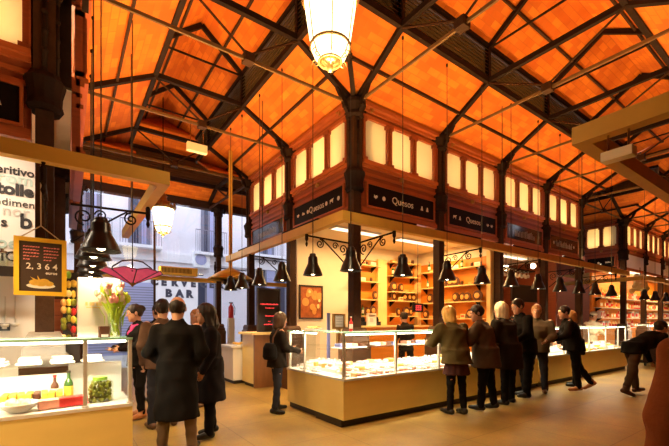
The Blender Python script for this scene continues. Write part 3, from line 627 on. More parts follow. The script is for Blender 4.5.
# ------------------------------------------------------------------ display counters
DZ = .658; GZ = 1.27; DP = .72
def counter(label, loc, segs, posts, ends, open_side=None, tiers=True):
    """segs: list of (kind,'x' or 'y', fixed outer coordinate, from, to, inward sign)"""
    t = thing('display_counter', label, 'counter', loc)
    ba, ki, de = M(), M(), M(); gl, gt, ge, tb, sh = M(), M(), M(), M(), M()
    for ax, c, a, b, s in segs:
        def bx(m, o0, o1, z0, z1, aa=a, bb=b):
            lo, hi = sorted((c+s*o0, c+s*o1))
            if ax == 'x': m.box(aa, bb, lo, hi, z0, z1)
            else: m.box(lo, hi, aa, bb, z0, z1)
        bx(ba, 0, DP, .10, DZ-.03); bx(ki, .05, DP-.04, 0, .10); bx(de, -.012, DP, DZ-.03, DZ)
        if tiers:
            for k, (o0, o1, z) in enumerate(((.24, DP, DZ+.05), (.42, DP, DZ+.11))):
                m = M(); bx(m, o0, o1, z-.06, z, a+(o0 if ax == 'x' and abs(a-c) < 1e-6 else 0)); m.build('tier', 'deck', t)
        bx(gl, .015, .023, DZ, GZ); bx(gt, .0, .46, GZ, GZ+.012); bx(ge, -.006, .004, GZ-.004, GZ+.016); bx(ge, .455, .468, GZ-.002, GZ+.014); bx(sh, .36, .66, 1.02, 1.03)
        bx(tb, .05, .075, GZ-.03, GZ-.008, a+.05, b-.05)
        mid = (a+b)/2; L = b-a
        q = (mid, c+s*.10, GZ-.04) if ax == 'x' else (c+s*.10, mid, GZ-.04)
        nn = V3((0, s*.45, -1)) if ax == 'x' else V3((s*.45, 0, -1))
        area_x('case_light', q, nn, (1, 0, 0) if ax == 'x' else (0, 1, 0), L-.15, .04, CASEW*L, (1, .88, .64))
    ba.build('base', 'base', t); ki.build('plinth', 'kick', t); de.build('deck', 'deck', t)
    gl.build('front_glass', 'glass', t); gt.build('top_glass', 'glass', t); ge.build('top_glass_edge', 'edge', t); tb.build('light_tube', 'tube', t); sh.build('glass_shelf', 'glass', t)
    for x, y in posts:
        m = M(); m.box(x-.016, x+.016, y-.016, y+.016, DZ, GZ); m.lathe((x, y, 0), [(.03, DZ), (.03, DZ+.015), (.016, DZ+.02)], 10); m.build('post', 'steel', t)
    for x0, x1, y0, y1 in ends:
        m = M(); m.box(x0, x1, y0, y1, DZ, GZ); m.build('end_glass', 'glass', t)
    return t
CASEW = 15
cc = counter('L-shaped beige cheese counter with lit glass case at the corner', (-O, -O, 0),
    [('x', -O, -O, 4.30, 1), ('y', -O, -O+DP, .62, 1)],
    [(-O+.03, -O+.03), (.06, -O+.03), (1.05, -O+.03), (2.49, -O+.03), (3.6, -O+.03), (4.27, -O+.03), (-O+.03, .11), (-O+.03, .58)], [(4.285, 4.295, -O, -.3), (-O, -.3, .60, .61)])
c2 = counter('long beige counter with lit glass case, further right past the cheese shop', (4.4, -O, 0), [('x', -O, 4.40, 9.63, 1)],
    [(4.43, -O+.03), (5.6, -O+.03), (7.0, -O+.03), (8.1, -O+.03), (9.0, -O+.03), (9.6, -O+.03)], [(9.615, 9.625, -O, -.25)])
lc = counter('beige left-hand counter with a glass case of snacks, cut by the photo edge', (-3.45, -.9, 0), [('x', -.90, -8.0, -3.45, 1)],
    [(-3.83, -.875), (-5.2, -.875), (-3.47, -.875)], [(-3.46, -3.452, -.9, -.2)], tiers=False)

for k, (x, n_, mt) in enumerate(((-.45, 'white tray', 'white'), (.25, 'dark tray', 'choc'), (.95, 'white tray', 'white'), (1.6, 'dark tray', 'choc'), (2.3, 'white tray', 'white'), (3.0, 'white tray', 'white'))):
    t = thing('shelf_tray', n_+' on the inner glass shelf of the cheese counter, %s from the corner' % ORD[k], 'tray', (x, -.44, 1.03)); m = M(); m.box(x-.26, x+.26, -.55, -.33, 1.032, 1.05); m.build('tray', mt, t, bevel=.004)
    for j in range(4): m = M(); m.rbox((x-.18+.12*j, -.44, 1.075), (.10, .15, .05), .2*(j % 2)); m.build('packet', ('label_b', 'white', 'ham', 'choc')[(j+k) % 4], t, bevel=.006)
# small goods: one of each kind, copied
def place(proto, used, loc, rz=0, label=None, group=None, scale=1):
    if proto.name not in used: used.add(proto.name); proto.location = loc; proto.rotation_euler = (0, 0, rz); proto.scale = (scale,)*3; o = proto
    else: return dup(proto, loc, rz, label, group, scale)
    if label: o['label'] = label
    if group: o['group'] = group
    return o
USED = set()
def p_wedge(name, m1, m2):
    m = M(); m.prism([(0, 0), (.12, -.045), (.13, 0), (.12, .045)], (-.06, 0, 0), (1, 0, 0), (0, 1, 0), .07); m.cur = 1
    m.prism([(.121, -.047), (.137, 0), (.121, .047)], (-.06, 0, -.001 if False else 0), (1, 0, 0), (0, 1, 0), .072); return m.build(name, [m1, m2])
def p_packet(name, m1, m2):
    m = M(); m.lathe((0, 0, 0), [(.045, 0), (.07, .012), (.075, .03), (.066, .05), (.03, .058), (.0001, .058)], 10, sy=.72); m.cur = 1
    m.rbox((0, 0, .058), (.07, .05, .006)); return m.build(name, [m1, m2])
def p_wheel(name, m1, m2, r=.09, h=.06):
    m = M(); m.lathe((0, 0, 0), [(r-.008, 0), (r, .01), (r, h-.01), (r-.008, h)], 16); m.cur = 1; m.lathe((0, 0, 0), [(r*.72, h), (r*.70, h+.002), (.0001, h+.002)], 12); return m.build(name, [m1, m2])
def p_card(name):
    m = M(); m.rbox((0, 0, .035), (.075, .004, .07), 0, -.25); m.cur = 1; m.rbox((0, -.0035, .045), (.05, .003, .012), 0, -.25); m.rbox((0, -.001, .025), (.06, .004, .01), 0, -.25); return m.build(name, ['white', 'label_r'])
def p_bottle(name, mg, ml, cap='red', h=.28):
    m = M(); r = h*.125; m.lathe((0, 0, 0), [(r*.95, 0), (r, .01), (r, h*.58), (r*.85, h*.66), (r*.38, h*.76), (r*.36, h*.93), (r*.42, h*.94), (r*.42, h)], 12); m.cur = 1
    m.lathe((0, 0, 0), [(r*1.01, h*.2), (r*1.02, h*.21), (r*1.02, h*.5), (r*1.01, h*.51)], 12); m.cur = 2; m.lathe((0, 0, 0), [(r*.45, h*.93), (r*.46, h*1.005), (.0001, h*1.01)], 10); return m.build(name, [mg, ml, cap])
def p_jar(name, mg, ml):
    m = M(); m.lathe((0, 0, 0), [(.04, 0), (.045, .01), (.045, .09), (.036, .11)], 12); m.cur = 1; m.lathe((0, 0, 0), [(.04, .105), (.042, .11), (.042, .13), (.0001, .132)], 12); return m.build(name, [mg, ml])
def p_box(name, m1, m2, sx=.1, sy=.07, h=.14):
    m = M(); m.box(-sx/2, sx/2, -sy/2, sy/2, 0, h); m.cur = 1; m.box(-sx*.38, sx*.38, -sy/2-.002, -sy/2, h*.25, h*.75); return m.build(name, [m1, m2])
GOODS = [tag(p_wedge('cheese_wedge', 'cheese', 'rind'), 'pale cheese wedge on the lit deck of the corner counter', 'cheese', 'cheese wedges on the corner counter'),
  tag(p_packet('wrapped_cheese', 'white', 'label_r'), 'white wrapped cheese with a red label in the corner counter', 'cheese', 'white wrapped cheeses in the corner counter'),
  tag(p_packet('wrapped_cheese', 'white', 'label_b'), 'white wrapped cheese with a blue label in the corner counter', 'cheese', 'blue-labelled cheeses in the corner counter'),
  tag(p_wheel('round_cheese', 'rind', 'cheese'), 'small round orange-rind cheese in the corner counter', 'cheese', 'round cheeses in the corner counter'),
  tag(p_card('price_card'), 'little white price card with red print standing among the cheeses', 'price card', 'price cards among the cheeses'),
  tag(p_packet('ham_packet', 'ham', 'white'), 'pink packet of sliced ham in the corner counter', 'ham', 'pink packets in the corner counter')]
KW = [.10, .32, .20, .05, .18, .15]
rng = random.Random(3)
def fill(ax, c, a, b, s, rows, step, goods, kw, group_sfx=None):
    for off, z in rows:
        p = a
        while p < b:
            k = rng.choices(range(len(goods)), kw)[0]; g = goods[k]
            o_ = off+rng.uniform(-.03, .03); loc = (p, c+s*o_, z) if ax == 'x' else (c+s*o_, p, z)
            rz = rng.uniform(0, 6.28)
            if g.name.startswith('price'): rz = (0 if ax == 'x' else -PI/2)+rng.uniform(-.2, .2)
            place(g, USED, loc, rz, g.get('label'), g.get('group'), rng.uniform(.62, .92)); p += step*rng.uniform(.9, 1.25)
R3 = [(.13, DZ), (.32, DZ+.05), (.52, DZ+.11)]
fill('x', -O, -.80, 3.2, 1, R3, .098, GOODS, KW); fill('y', -O, -.15, .52, 1, R3, .105, GOODS, KW)
G2 = [tag(p_wheel('round_pie', 'food_y', 'choc', .11, .05), 'round golden pie in the further right counter', 'pie', 'pies in the further right counter'),
  tag(p_box('snack_box', 'white', 'red', .16, .12, .07), 'white snack box with red front in the further right counter', 'box', 'snack boxes in the further right counter'),
  tag(p_packet('dark_parcel', 'choc', 'white'), 'dark parcel in the further right counter', 'parcel', 'dark parcels in the further right counter')]
fill('x', -O, 6.2, 9.4, 1, R3, .26, G2, [.4, .35, .25])
# things standing on the cheese counter glass
def at_thing(n, l, c, loc): return thing(n, l, c, tuple(loc))
q = ony(303, 327, -.2); q = np.array([-.62, .30, GZ+.012])
t = at_thing('bread_plate', 'shallow plate of bread on the glass top beside the woman with the bag', 'plate', q)
m = M(); m.lathe(q, [(.06, 0), (.09, .008), (.17, .03), (.165, .034), (.08, .014), (.0001, .014)], 20); m.build('plate', 'plate', t, smooth=True)
for k in range(4): m = M(); m.sph((q[0]-.08+.055*k, q[1]+.02*(-1)**k, q[2]+.045), (.05, .035, .03), 10, 6); m.build('bread_slice', 'cheese', t, smooth=True)
q = (-.30, -.35, DZ+.11)
def framed(label, c, w, h, rz, board, frame_, inner=None, name='framed_card', cat='notice', base=None):
    t = thing(name, label, cat, tuple(c)); d = V3((math.cos(rz), math.sin(rz), 0)); n = V3((math.sin(rz), -math.cos(rz), 0)); o = V3(c)-d*(w/2)
    m = M(); m.prism([(0, 0), (w, 0), (w, h), (0, h)], o-n*.02, d, (0, 0, 1), .02); m.build('board', board, t)
    f = .035*min(1, w/.3+.3); m = M()
    for p in ([(-f, -f), (w+f, -f), (w+f, 0), (-f, 0)], [(-f, h), (w+f, h), (w+f, h+f), (-f, h+f)], [(-f, 0), (0, 0), (0, h), (-f, h)], [(w, 0), (w+f, 0), (w+f, h), (w, h)]): m.prism(p, o-n*.03, d, (0, 0, 1), .05)
    m.build('frame', frame_, t); return t, o, d, n
a = ony(333.5, 327, .3); b = ony(344.5, 314, .3)
t, o, d, n = framed('small white framed notice standing at the cheese shop, left of the corner column', ((a[0]+b[0])/2, .3, a[2]), b[0]-a[0]-.05, b[2]-a[2]-.03, 0, 'white', 'brass')
m = M()
for k in range(4): m.prism([(.03, .04+k*.045), (.17, .04+k*.045), (.17, .055+k*.045), (.03, .055+k*.045)], V3(o)+V3(n)*.004, d, (0, 0, 1), .002)
m.build('print', 'grey', t)
m = M(); m.box((a[0]+b[0])/2-.03, (a[0]+b[0])/2+.03, .29, .35, .96, a[2]-.02); m.build('stand', 'brass', t)
m = M(); q = ony(328.5, 313, .6); q2 = ony(328.5, 341, .6); m.box(q[0]-.025, q[0]+.025, .58, .62, .0, q[2]); tag(m.build('violet_pole', 'label_b'), 'thin violet-blue pole standing behind the case left of the corner column', 'pole')
q = ony(351, 331, -.6); o = p_bottle('red_bottle', 'red', 'white', 'white', .22); o.location = (q[0], -.6, GZ+.012); tag(o, 'red bottle standing on the case glass by the corner column', 'bottle')
# back worktop inside the cheese shop
t = thing('back_worktop', 'low wooden back worktop along the shelves of the cheese shop', 'worktop', (1.9, 1.85, 0))
m = M(); m.box(1.75, 4.20, 1.9, 2.35, 0, 1.28); m.build('cabinet', 'orange', t); m = M(); m.box(1.73, 4.22, 1.87, 2.36, 1.28, 1.32); m.build('top', 'pale', t)

# ------------------------------------------------------------------ cheese shop back walls and shelves
m = M(); m.box(.27, 1.75, 2.40, 2.48, 0, 3.34); struct('wall_back', m, 'cream')
m = M(); m.box(1.75, 4.37, 2.40, 2.48, 0, 3.0); struct('wall_back', m, 'orange')
m = M(); m.box(1.75, 4.37, 2.40, 2.48, 3.0, 3.34); struct('wall_back', m, 'cream')
m = M(); m.box(4.25, 4.33, .16, 2.40, 0, 3.0); struct('wall_partition', m, 'orange')
m = M(); m.box(4.25, 4.33, .16, 2.40, 3.0, 3.34); struct('wall_partition', m, 'cream')
m = M(); m.box(4.18, 4.37, .10, .20, 0, 3.1); struct('trim_1', m, 'pale')
m = M(); m.box(2.66, 2.98, 2.34, 2.40, 1.3, 3.05); struct('trim_2', m, 'pale')
m = M(); m.box(4.10, 4.25, 2.28, 2.40, 1.3, 3.05); struct('trim_3', m, 'pale')
SH = []
def shelf_x(z, x0, x1, label, y=2.40, dp=.24, mt='pale'):
    t = thing('shelf', label, 'shelf', (x0, y, z)); m = M(); m.box(x0, x1, y-dp, y-.001, z-.025, z); m.build('board', mt, t)
    for x in (x0+.15, x1-.15): k = M(); k.prism([(0, 0), (dp*.8, 0), (0, -.14)], (x, y-.001, z-.025), (0, -1, 0), (0, 0, 1), .02); k.build('bracket', 'iron', t)
    SH.append((x0, x1, y-dp*.5, z, 'x')); return t
def shelf_y(z, y0, y1, label, x=4.25, dp=.24):
    t = thing('shelf', label, 'shelf', (x, y0, z)); m = M(); m.box(x-dp, x-.001, y0, y1, z-.025, z); m.build('board', 'pale', t)
    for y in (y0+.15, y1-.15): k = M(); k.prism([(0, 0), (dp*.8, 0), (0, -.14)], (x-.001, y, z-.025), (-1, 0, 0), (0, 0, 1), .02); k.build('bracket', 'iron', t)
    SH.append((y0, y1, x-dp*.5, z, 'y'))
for k, z in enumerate((1.57, 1.98, 2.43, 2.84)): shelf_x(z, 1.78, 2.64, 'pale pine shelf at the left end of the cheese shop, %s from the bottom' % ORD[k])
for k, z in enumerate((1.57, 1.98, 2.22, 2.64, 3.0)): shelf_x(z, 3.0, 4.08, 'pale pine shelf in the middle of the cheese shop back wall, %s from the bottom' % ORD[k])
for k, z in enumerate((1.50, 1.92, 2.33, 2.76)): shelf_y(z, .25, 2.2, 'pale pine shelf on the cheese shop right side wall, %s from the bottom' % ORD[k])
# goods on them
disc = M(); disc.lathe((0, -.03, .13), [(.13, 0), (.13, .025), (.11, .035), (.09, .02), (.0001, .02)], 18, axis='Y'); disc.cur = 1; disc.lathe((0, -.055, .13), [(.07, 0), (.05, -.006), (.0001, -.006)], 12, axis='Y'); disc.cur = 0; disc.rbox((0, .02, .01), (.14, .08, .02))
disc = tag(disc.build('round_cheese_board', ['choc', 'rind']), 'dark round board propped upright on a cheese shop shelf', 'board', 'round boards on the cheese shop shelves')
SG = [disc, tag(p_wheel('round_cheese', 'rind', 'cheese', .10, .07), 'round cheese lying on a cheese shop shelf', 'cheese', 'cheeses on the shop shelves'),
  tag(p_jar('preserve_jar', 'choc', 'brass'), 'small dark jar on a cheese shop shelf', 'jar', 'jars on the cheese shop shelves'),
  tag(p_box('gift_box', 'cheese', 'label_r', .15, .1, .12), 'tan gift box on a cheese shop shelf', 'box', 'gift boxes on the cheese shop shelves'),
  tag(p_bottle('wine_bottle', 'dkglass', 'cream', 'red', .30), 'dark wine bottle on a cheese shop shelf', 'bottle', 'bottles on the cheese shop shelves'),
  tag(p_box('white_pack', 'white', 'grey', .2, .06, .11), 'white pack on a cheese shop shelf', 'box', 'white packs on the cheese shop shelves')]
for a, b, c, z, ax in SH:
    p = a+.14
    while p < b-.12:
        k = rng.choices(range(6), [.42, .12, .18, .08, .14, .06])[0]; g = SG[k]
        if ax == 'x': loc, rz = (p, c, z), rng.uniform(-.2, .2)
        else: loc, rz = (c, p, z), -PI/2+rng.uniform(-.2, .2)
        if not (k == 4 and z in (1.98,)): place(g, USED, loc, rz, g['label'], g['group'], rng.uniform(.8, 1.0))
        p += rng.choice((.14, .17, .2, .28))
for x, z in ((1.9, 1.32), (2.1, 1.32), (2.35, 1.32)):
    t = thing('coffee_grinder', 'small black appliance on the back worktop, %s' % {1.9: 'leftmost of three', 2.1: 'middle of three', 2.35: 'rightmost of three'}[x], 'appliance', (x, 2.05, z))
    m = M(); m.box(x-.07, x+.07, 1.97, 2.13, z, z+.10); m.build('body', 'black', t); m = M(); m.lathe((x, 2.05, z), [(.05, .10), (.06, .14), (.04, .20), (.0001, .22)], 10); m.build('top', 'black', t)
# cards and price display
a = ony(380.5, 316, 1.5); t, o, d, n = framed('white tilted card standing on the back worktop of the cheese shop', (a[0]+.12, 1.95, 1.325), .24, .26, .12, 'white', 'white', cat='card', name='display_card'); m = M()
m.prism([(.06, .08), (.18, .08), (.18, .18), (.06, .18)], V3(o)+V3(n)*.004, d, (0, 0, 1), .002); m.build('print', 'grey', t)
a = ony(413.5, 312, 1.2); b = ony(423.5, 303.5, 1.2); c = ((a[0]+b[0])/2, 1.2, a[2])
t = thing('price_display', 'small black display with glowing red figures hanging in the cheese shop', 'display', c); w = b[0]-a[0]; h = b[2]-a[2]
m = M(); m.box(c[0]-w/2, c[0]+w/2, 1.2, 1.25, c[2], c[2]+h); m.build('case', 'black', t, bevel=.006)
m = M()
for r_ in range(3):
    for k in range(3): m.box(c[0]-w*.28+k*w*.2, c[0]-w*.28+k*w*.2+w*.14, 1.195, 1.2, c[2]+h*(.2+.22*r_), c[2]+h*(.34+.22*r_))
m.build('figures', 'screen_r', t); m = M(); m.tube([(c[0], 1.225, c[2]+h), (c[0], 1.225, 3.34)], .008, 5); m.build('rod', 'iron', t)
m = M(); q = ony(425, 231, .12); m.rbox((q[0], .25, q[2]), (.30, .06, .10)); tag(m.build('emergency_light', 'exitm'), 'small white emergency light high in the cheese shop opening', 'light')
# food poster on the pale wall
a = ony(300.5, 317.5, 2.38); b = ony(321.5, 287.5, 2.38)
t, o, d, n = framed('framed food poster on the pale wall, left of the corner column', ((a[0]+b[0])/2, 2.385, a[2]), b[0]-a[0], b[2]-a[2], 0, 'poster', 'kick', name='food_poster', cat='poster')
m = M(); rp = random.Random(5)
for k in range(9):
    x, z, r_ = .12+.42*rp.random(), .12+.5*rp.random(), .05+.05*rp.random(); m.lathe((o.x+x, 2.383-.002*k, o.z+z), [(r_, 0), (r_*.9, -.003), (.0001, -.003)], 12, axis='Y')
m.build('printed_dishes', 'rind', t)
for k in range(4):
    x, z, r_ = .15+.36*rp.random(), .15+.45*rp.random(), .035; m = M(); m.lathe((o.x+x, 2.36, o.z+z), [(r_, 0), (r_*.9, -.003), (.0001, -.003)], 12, axis='Y'); m.build('printed_highlight', 'cheese', t)
# stall lights: flush ceiling panels
def ceil_light(x, y, sx, sy, W, label, z=3.335, col=(1, .60, .23)):
    t = thing('ceiling_light', label, 'ceiling light', (x, y, z)); m = M(); m.box(x-sx/2, x+sx/2, y-sy/2, y+sy/2, z-.03, z); m.build('housing', 'white', t)
    m = M(); m.box(x-sx/2+.03, x+sx/2-.03, y-sy/2+.03, y+sy/2-.03, z-.034, z-.03); m.build('diffuser', 'cream_l', t)
    area_x('ceiling_light_lamp', (x, y, z-.05), (0, 0, -1), (1, 0, 0), sx-.05, sy-.05, W, col)
ceil_light(1.0, 1.2, 1.2, .25, 55, 'ceiling strip light over the left part of the cheese shop'); ceil_light(3.0, 1.2, 1.6, .25, 95, 'ceiling strip light over the right part of the cheese shop')
ceil_light(6.5, 1.0, 2.0, .25, 26, 'ceiling strip light in the dim stall right of the cheese shop', col=(1, .55, .22)); ceil_light(-5.2, .6, 1.2, .2, 60, 'ceiling strip light inside the left-hand stall', z=3.915, col=(1, .82, .6))
ceil_light(14.5, .2, 2.5, .3, 95, 'ceiling strip light in the far pavilion, nearest its corner'); ceil_light(18.5, .2, 2.5, .3, 95, 'ceiling strip light in the far pavilion, further along')

# ------------------------------------------------------------------ second stall of the corner pavilion (dim bar)
m = M(); m.box(4.37, X4, 2.40, 2.48, 0, 3.34); struct('wall_back', m, 'wood')
m = M(); m.box(8.6, 8.7, .6, 2.4, 0, 3.34); struct('wall_partition', m, 'wood')
SH = []
for k, z in enumerate((1.35, 1.75, 2.15, 2.55)): shelf_x(z, 4.6, 8.4, 'bar back shelf in the dim stall, %s from the bottom' % ORD[k], mt='trim')
BG = [tag(p_bottle('bar_bottle', 'dkglass', 'cream', 'brass', .3), 'dark bottle on the dim bar shelves', 'bottle', 'dark bottles on the bar shelves'), tag(p_bottle('bar_bottle', 'rind', 'red', 'white', .27), 'amber bottle on the dim bar shelves', 'bottle', 'amber bottles on the bar shelves'),
  tag(p_jar('red_tin', 'red', 'white'), 'red tin on the dim bar shelves', 'tin', 'red tins on the bar shelves'), tag(p_jar('white_cup', 'white', 'white'), 'white cup on the dim bar shelves', 'cup', 'white cups on the bar shelves')]
for a, b, c, z, ax in SH:
    p = a+.1
    while p < b-.1: g = BG[rng.choices(range(4), [.3, .25, .2, .25])[0]]; place(g, USED, (p, c, z), rng.uniform(-.3, .3), g['label'], g['group'], rng.uniform(.8, 1.1)); p += rng.choice((.12, .14, .2, .3))
a = ony(512, 300, .9); b = ony(536, 287.5, .9)
t, o, d, n = framed('black menu screen behind the people at the dim bar', ((a[0]+b[0])/2, .9, a[2]), b[0]-a[0], b[2]-a[2], 0, 'menu', 'kick', name='menu_screen', cat='screen')
m = M(); m.tube([(o.x+.3, .9, o.z+b[2]-a[2]), (o.x+.3, .9, 3.34)], .01, 5); m.build('rod', 'iron', t)
for k, (u, v) in enumerate(((506, 268), (533, 266), (611, 271), (641, 277))):
    q = ony(u, v, .5) if k < 2 else ony(u, v, .3); t = thing('globe_lamp', 'small glowing globe lamp, %s from the left above the bar people' % ORD[k], 'lamp', tuple(q)); m = M(); m.sph(q, .075 if k < 2 else .09, 14, 10); m.build('globe', 'bulb', t, smooth=True)
    m = M(); m.tube([(q[0], q[1], q[2]+.07), (q[0], q[1], 3.33)], .006, 5); m.build('cord', 'cord', t); point('globe_light', (q[0], q[1], q[2]-.12), 8, .05)
t = thing('glass_rack', 'hanging rack of wine glasses over the dim bar', 'rack', (5.3, .4, 2.75)); m = M(); m.box(4.8, 6.6, .25, .55, 2.78, 2.81); m.build('rail', 'iron', t)
for x in (4.9, 6.5): m = M(); m.tube([(x, .4, 2.8), (x, .4, 3.34)], .01, 5); m.build('rod', 'iron', t)
wg = M(); wg.lathe((0, 0, 0), [(.03, 0), (.004, -.008), (.004, -.07), (.03, -.09), (.036, -.13), (.03, -.17), (.028, -.17), (.033, -.13), (.028, -.095), (.0001, -.075)], 12); wg = tag(wg.build('wine_glass', 'plate', smooth=True), 'wine glass hanging upside down from the bar rack', 'glass', 'glasses on the bar rack')
for k in range(16): place(wg, USED, (4.9+k*.105, .33+.12*(k % 2), 2.782), 0, wg['label'], wg['group'])

# ------------------------------------------------------------------ far pavilion: shelves crowded with goods
m = M(); m.box(XP, XE, 1.0, 1.08, 0, 3.34); struct('wall_back', m, 'orange')
SH = []
for k, z in enumerate((1.15, 1.55, 1.95, 2.35)): shelf_x(z, XP+.2, 23.6, 'crowded shelf at the back of the far pavilion, %s from the bottom' % ORD[k], 1.0, .28, 'white')
FG = [tag(p_bottle('far_bottle', 'red', 'white', 'white', .34), 'red bottle on the far pavilion shelves', 'bottle', 'red bottles in the far pavilion'), tag(p_bottle('far_bottle', 'cheese', 'red', 'brass', .34), 'yellow bottle on the far pavilion shelves', 'bottle', 'yellow bottles in the far pavilion'),
  tag(p_box('far_box', 'white', 'red', .2, .12, .26), 'white carton on the far pavilion shelves', 'box', 'white cartons in the far pavilion'), tag(p_box('far_box', 'label_r', 'cheese', .16, .12, .22), 'red carton on the far pavilion shelves', 'box', 'red cartons in the far pavilion'), tag(p_box('far_box', 'rind', 'white', .18, .12, .2), 'orange carton on the far pavilion shelves', 'box', 'orange cartons in the far pavilion')]
for a, b, c, z, ax in SH:
    p = a+.15
    while p < b-.1: k = rng.randrange(5); g = FG[k]; place(g, USED, (p, c, z), rng.uniform(-.3, .3), g['label'], g['group'], rng.uniform(.85, 1.1)); p += rng.choice((.22, .28, .36))
CASEW = 20
counter('distant lit glass counter of the far pavilion', (XP-.4, -.85, 0), [('x', -.85, XP-.4, 22, 1)], [(XP-.37, -.82), (14, -.82), (15.8, -.82), (17.5, -.82)], [])
G3 = [tag(p_wheel('far_platter', 'plate', 'ham', .14, .04), 'white platter on the far pavilion counter', 'platter', 'platters on the far pavilion counter'), tag(p_packet('far_parcel', 'cheese', 'white'), 'yellow parcel on the far pavilion counter', 'parcel', 'parcels on the far pavilion counter')]
fill('x', -.85, XP-.2, 20, 1, R3[:2], .4, G3, [.5, .5])
q = ony(640, 283, -.5)
t = thing('fruit_bunch', 'pale yellow net of fruit hanging before the far pavilion', 'fruit', tuple(q)); m = M(); r2 = random.Random(2)
for k in range(26): a = r2.uniform(0, 6.28); z = r2.uniform(0, .8); rr = .05+.26*(1-z)*math.sqrt(r2.random()); m.sph((q[0]+rr*math.cos(a), q[1]+rr*math.sin(a), q[2]-.35+z*.75), .10, 8, 6)
m.build('fruit', 'cheese', t, smooth=True); m = M(); m.tube([(q[0], q[1], q[2]+.3), (q[0], q[1], 3.3)], .01, 5); m.build('cord', 'cord', t)
t = thing('serving_cart', 'dark steel serving cart with pale bowls, in front of the far pavilion', 'cart', (11.6, -1.1, 0))
m = M(); m.box(11.0, 12.1, -1.35, -.95, .12, .80); m.build('cabinet', 'steel' if False else 'iron2', t, bevel=.01); m = M(); m.box(10.97, 12.13, -1.38, -.92, .80, .84); m.build('top', 'steel', t)
for x in (11.06, 12.04):
    for y in (-1.3, -1.0): m = M(); m.lathe((x, y, .06), [(.06, -.02), (.06, .02)], 12, axis='Y'); m.build('wheel', 'black', t)
for k in range(3): m = M(); m.lathe((11.25+.3*k, -1.15, .84), [(.06, 0), (.12, .05), (.13, .07), (.11, .05), (.0001, .02)], 14); tag(m.build('steel_bowl', 'plate', smooth=True), 'pale bowl on the dark serving cart, %s from the left' % ORD[k], 'bowl', 'bowls on the serving cart')

# ------------------------------------------------------------------ high bar on the left side of the cheese shop
BX0, BY0 = -.70, 2.52
t = thing('bar_counter', 'high wooden-fronted bar behind the woman with the bag', 'bar counter', (-.94, 2.0, 0))
m = M(); m.box(BX0, BX0+.55, BY0, BY0+.06, 0, 1.14); m.build('end_panel', 'brown', t); m = M(); m.box(BX0, BX0+.5, BY0+.06, 3.2, 0.08, 1.14); m.build('front_panel', 'base', t); m = M(); m.box(BX0-.08, BX0+.62, BY0-.08, 3.25, 1.14, 1.19); m.build('top', 'pale', t)
m = M(); m.box(BX0+.04, BX0+.46, BY0+.06, 3.15, 0, .08); m.build('plinth', 'kick', t)
t = thing('white_counter', 'low white counter beyond the high bar on the left side', 'counter', (-.94, 2.8, 0)); m = M(); m.box(-.88, -.3, 3.30, 4.2, .08, .82); m.build('body', 'white', t); m = M(); m.box(-.93, -.26, 3.27, 4.24, .82, .86); m.build('top', 'deck', t); m = M(); m.box(-.84, -.34, 3.34, 4.16, 0, .08); m.build('plinth', 'kick', t)
a = ony(258, 330, 2.75); b = ony(279.5, 289.5, 2.75)
t, o, d, n = framed('black menu panel with red glowing writing, standing on the high bar', ((a[0]+b[0])/2, 2.75, 1.195), b[0]-a[0]-.04, b[2]-1.215, 0, 'menu', 'kick', name='menu_board', cat='menu board')
m = M(); rp = random.Random(8)
for z, x0, x1, th in ((.60, .04, .46, .035), (.52, .16, .38, .025), (.34, .16, .36, .03), (.22, .22, .28, .02), (.15, .12, .38, .03)):
    x = x0
    while x < x1: w_ = rp.uniform(.015, .04); m.prism([(x, z), (x+w_, z+rp.uniform(0, .008)), (x+w_, z+th*rp.uniform(.6, 1)), (x, z+th*rp.uniform(.5, 1))], V3(o)+V3(n)*.003, d, (0, 0, 1), .003); x += w_+.012
m.build('red_writing', 'screen_r', t)
q = (-.55, 3.2, .86)
t = thing('pastry_tray', 'pale tray of pastries on the low white counter', 'tray', q); m = M(); m.box(-.75, -.4, 3.4, 3.9, .86, .88); m.build('tray', 'plate', t)
for k in range(6): m = M(); m.sph((-.66+.17*(k % 2), 3.5+.14*(k//2), .90), (.06, .05, .03), 10, 6); m.build('pastry', 'food_y', t, smooth=True)

# ------------------------------------------------------------------ left-hand stall
m = M(); m.box(-9.5, -4.28, 1.6, 1.68, 0, 3.92); struct('wall_back', m, 'white')
def words(lines):
    t = thing('wall_lettering', 'big black, teal and grey words printed on the white wall of the left-hand stall', 'lettering', (-4.3, 1.59, 2.0))
    for s, u, v, size, mt, al, bd in lines:
        p = ony(u, v, 1.592); m = M(); txt(m, s, p, (1, 0, 0), (0, 0, 1), size, al, .002, bd); m.build('word', mt, t)
words([('aperitivo', 34.5, 178, .15, 'ink', 'RIGHT', .004), ('rom', 33.5, 187, .22, 'teal', 'RIGHT', .004), ('tolle', 33.5, 197.5, .21, 'ink', 'RIGHT', .010), ('condimen', 35, 209, .14, 'ink', 'RIGHT', 0), ('nor', 30, 218, .20, 'grey', 'RIGHT', .002), ('b', 26, 228, .27, 'ink', 'CENTER', .008), ('s', 4, 226, .17, 'ink', 'CENTER', .004), ('oe', 7, 248, .22, 'teal', 'CENTER', .004), ('IC', 9, 261, .19, 'ink', 'CENTER', .002)])
a = ony(14, 268, 1.45)
t = thing('shelf', 'cream shelf under the printed words in the left-hand stall', 'shelf', (-5, 1.5, a[2])); m = M(); m.box(-6.5, a[0], 1.38, 1.6, a[2]-.10, a[2]); m.build('board', 'cream', t); m = M(); m.box(-6.5, a[0]+.02, 1.37, 1.38, a[2]-.12, a[2]+.01); m.build('front_lip', 'kick', t)
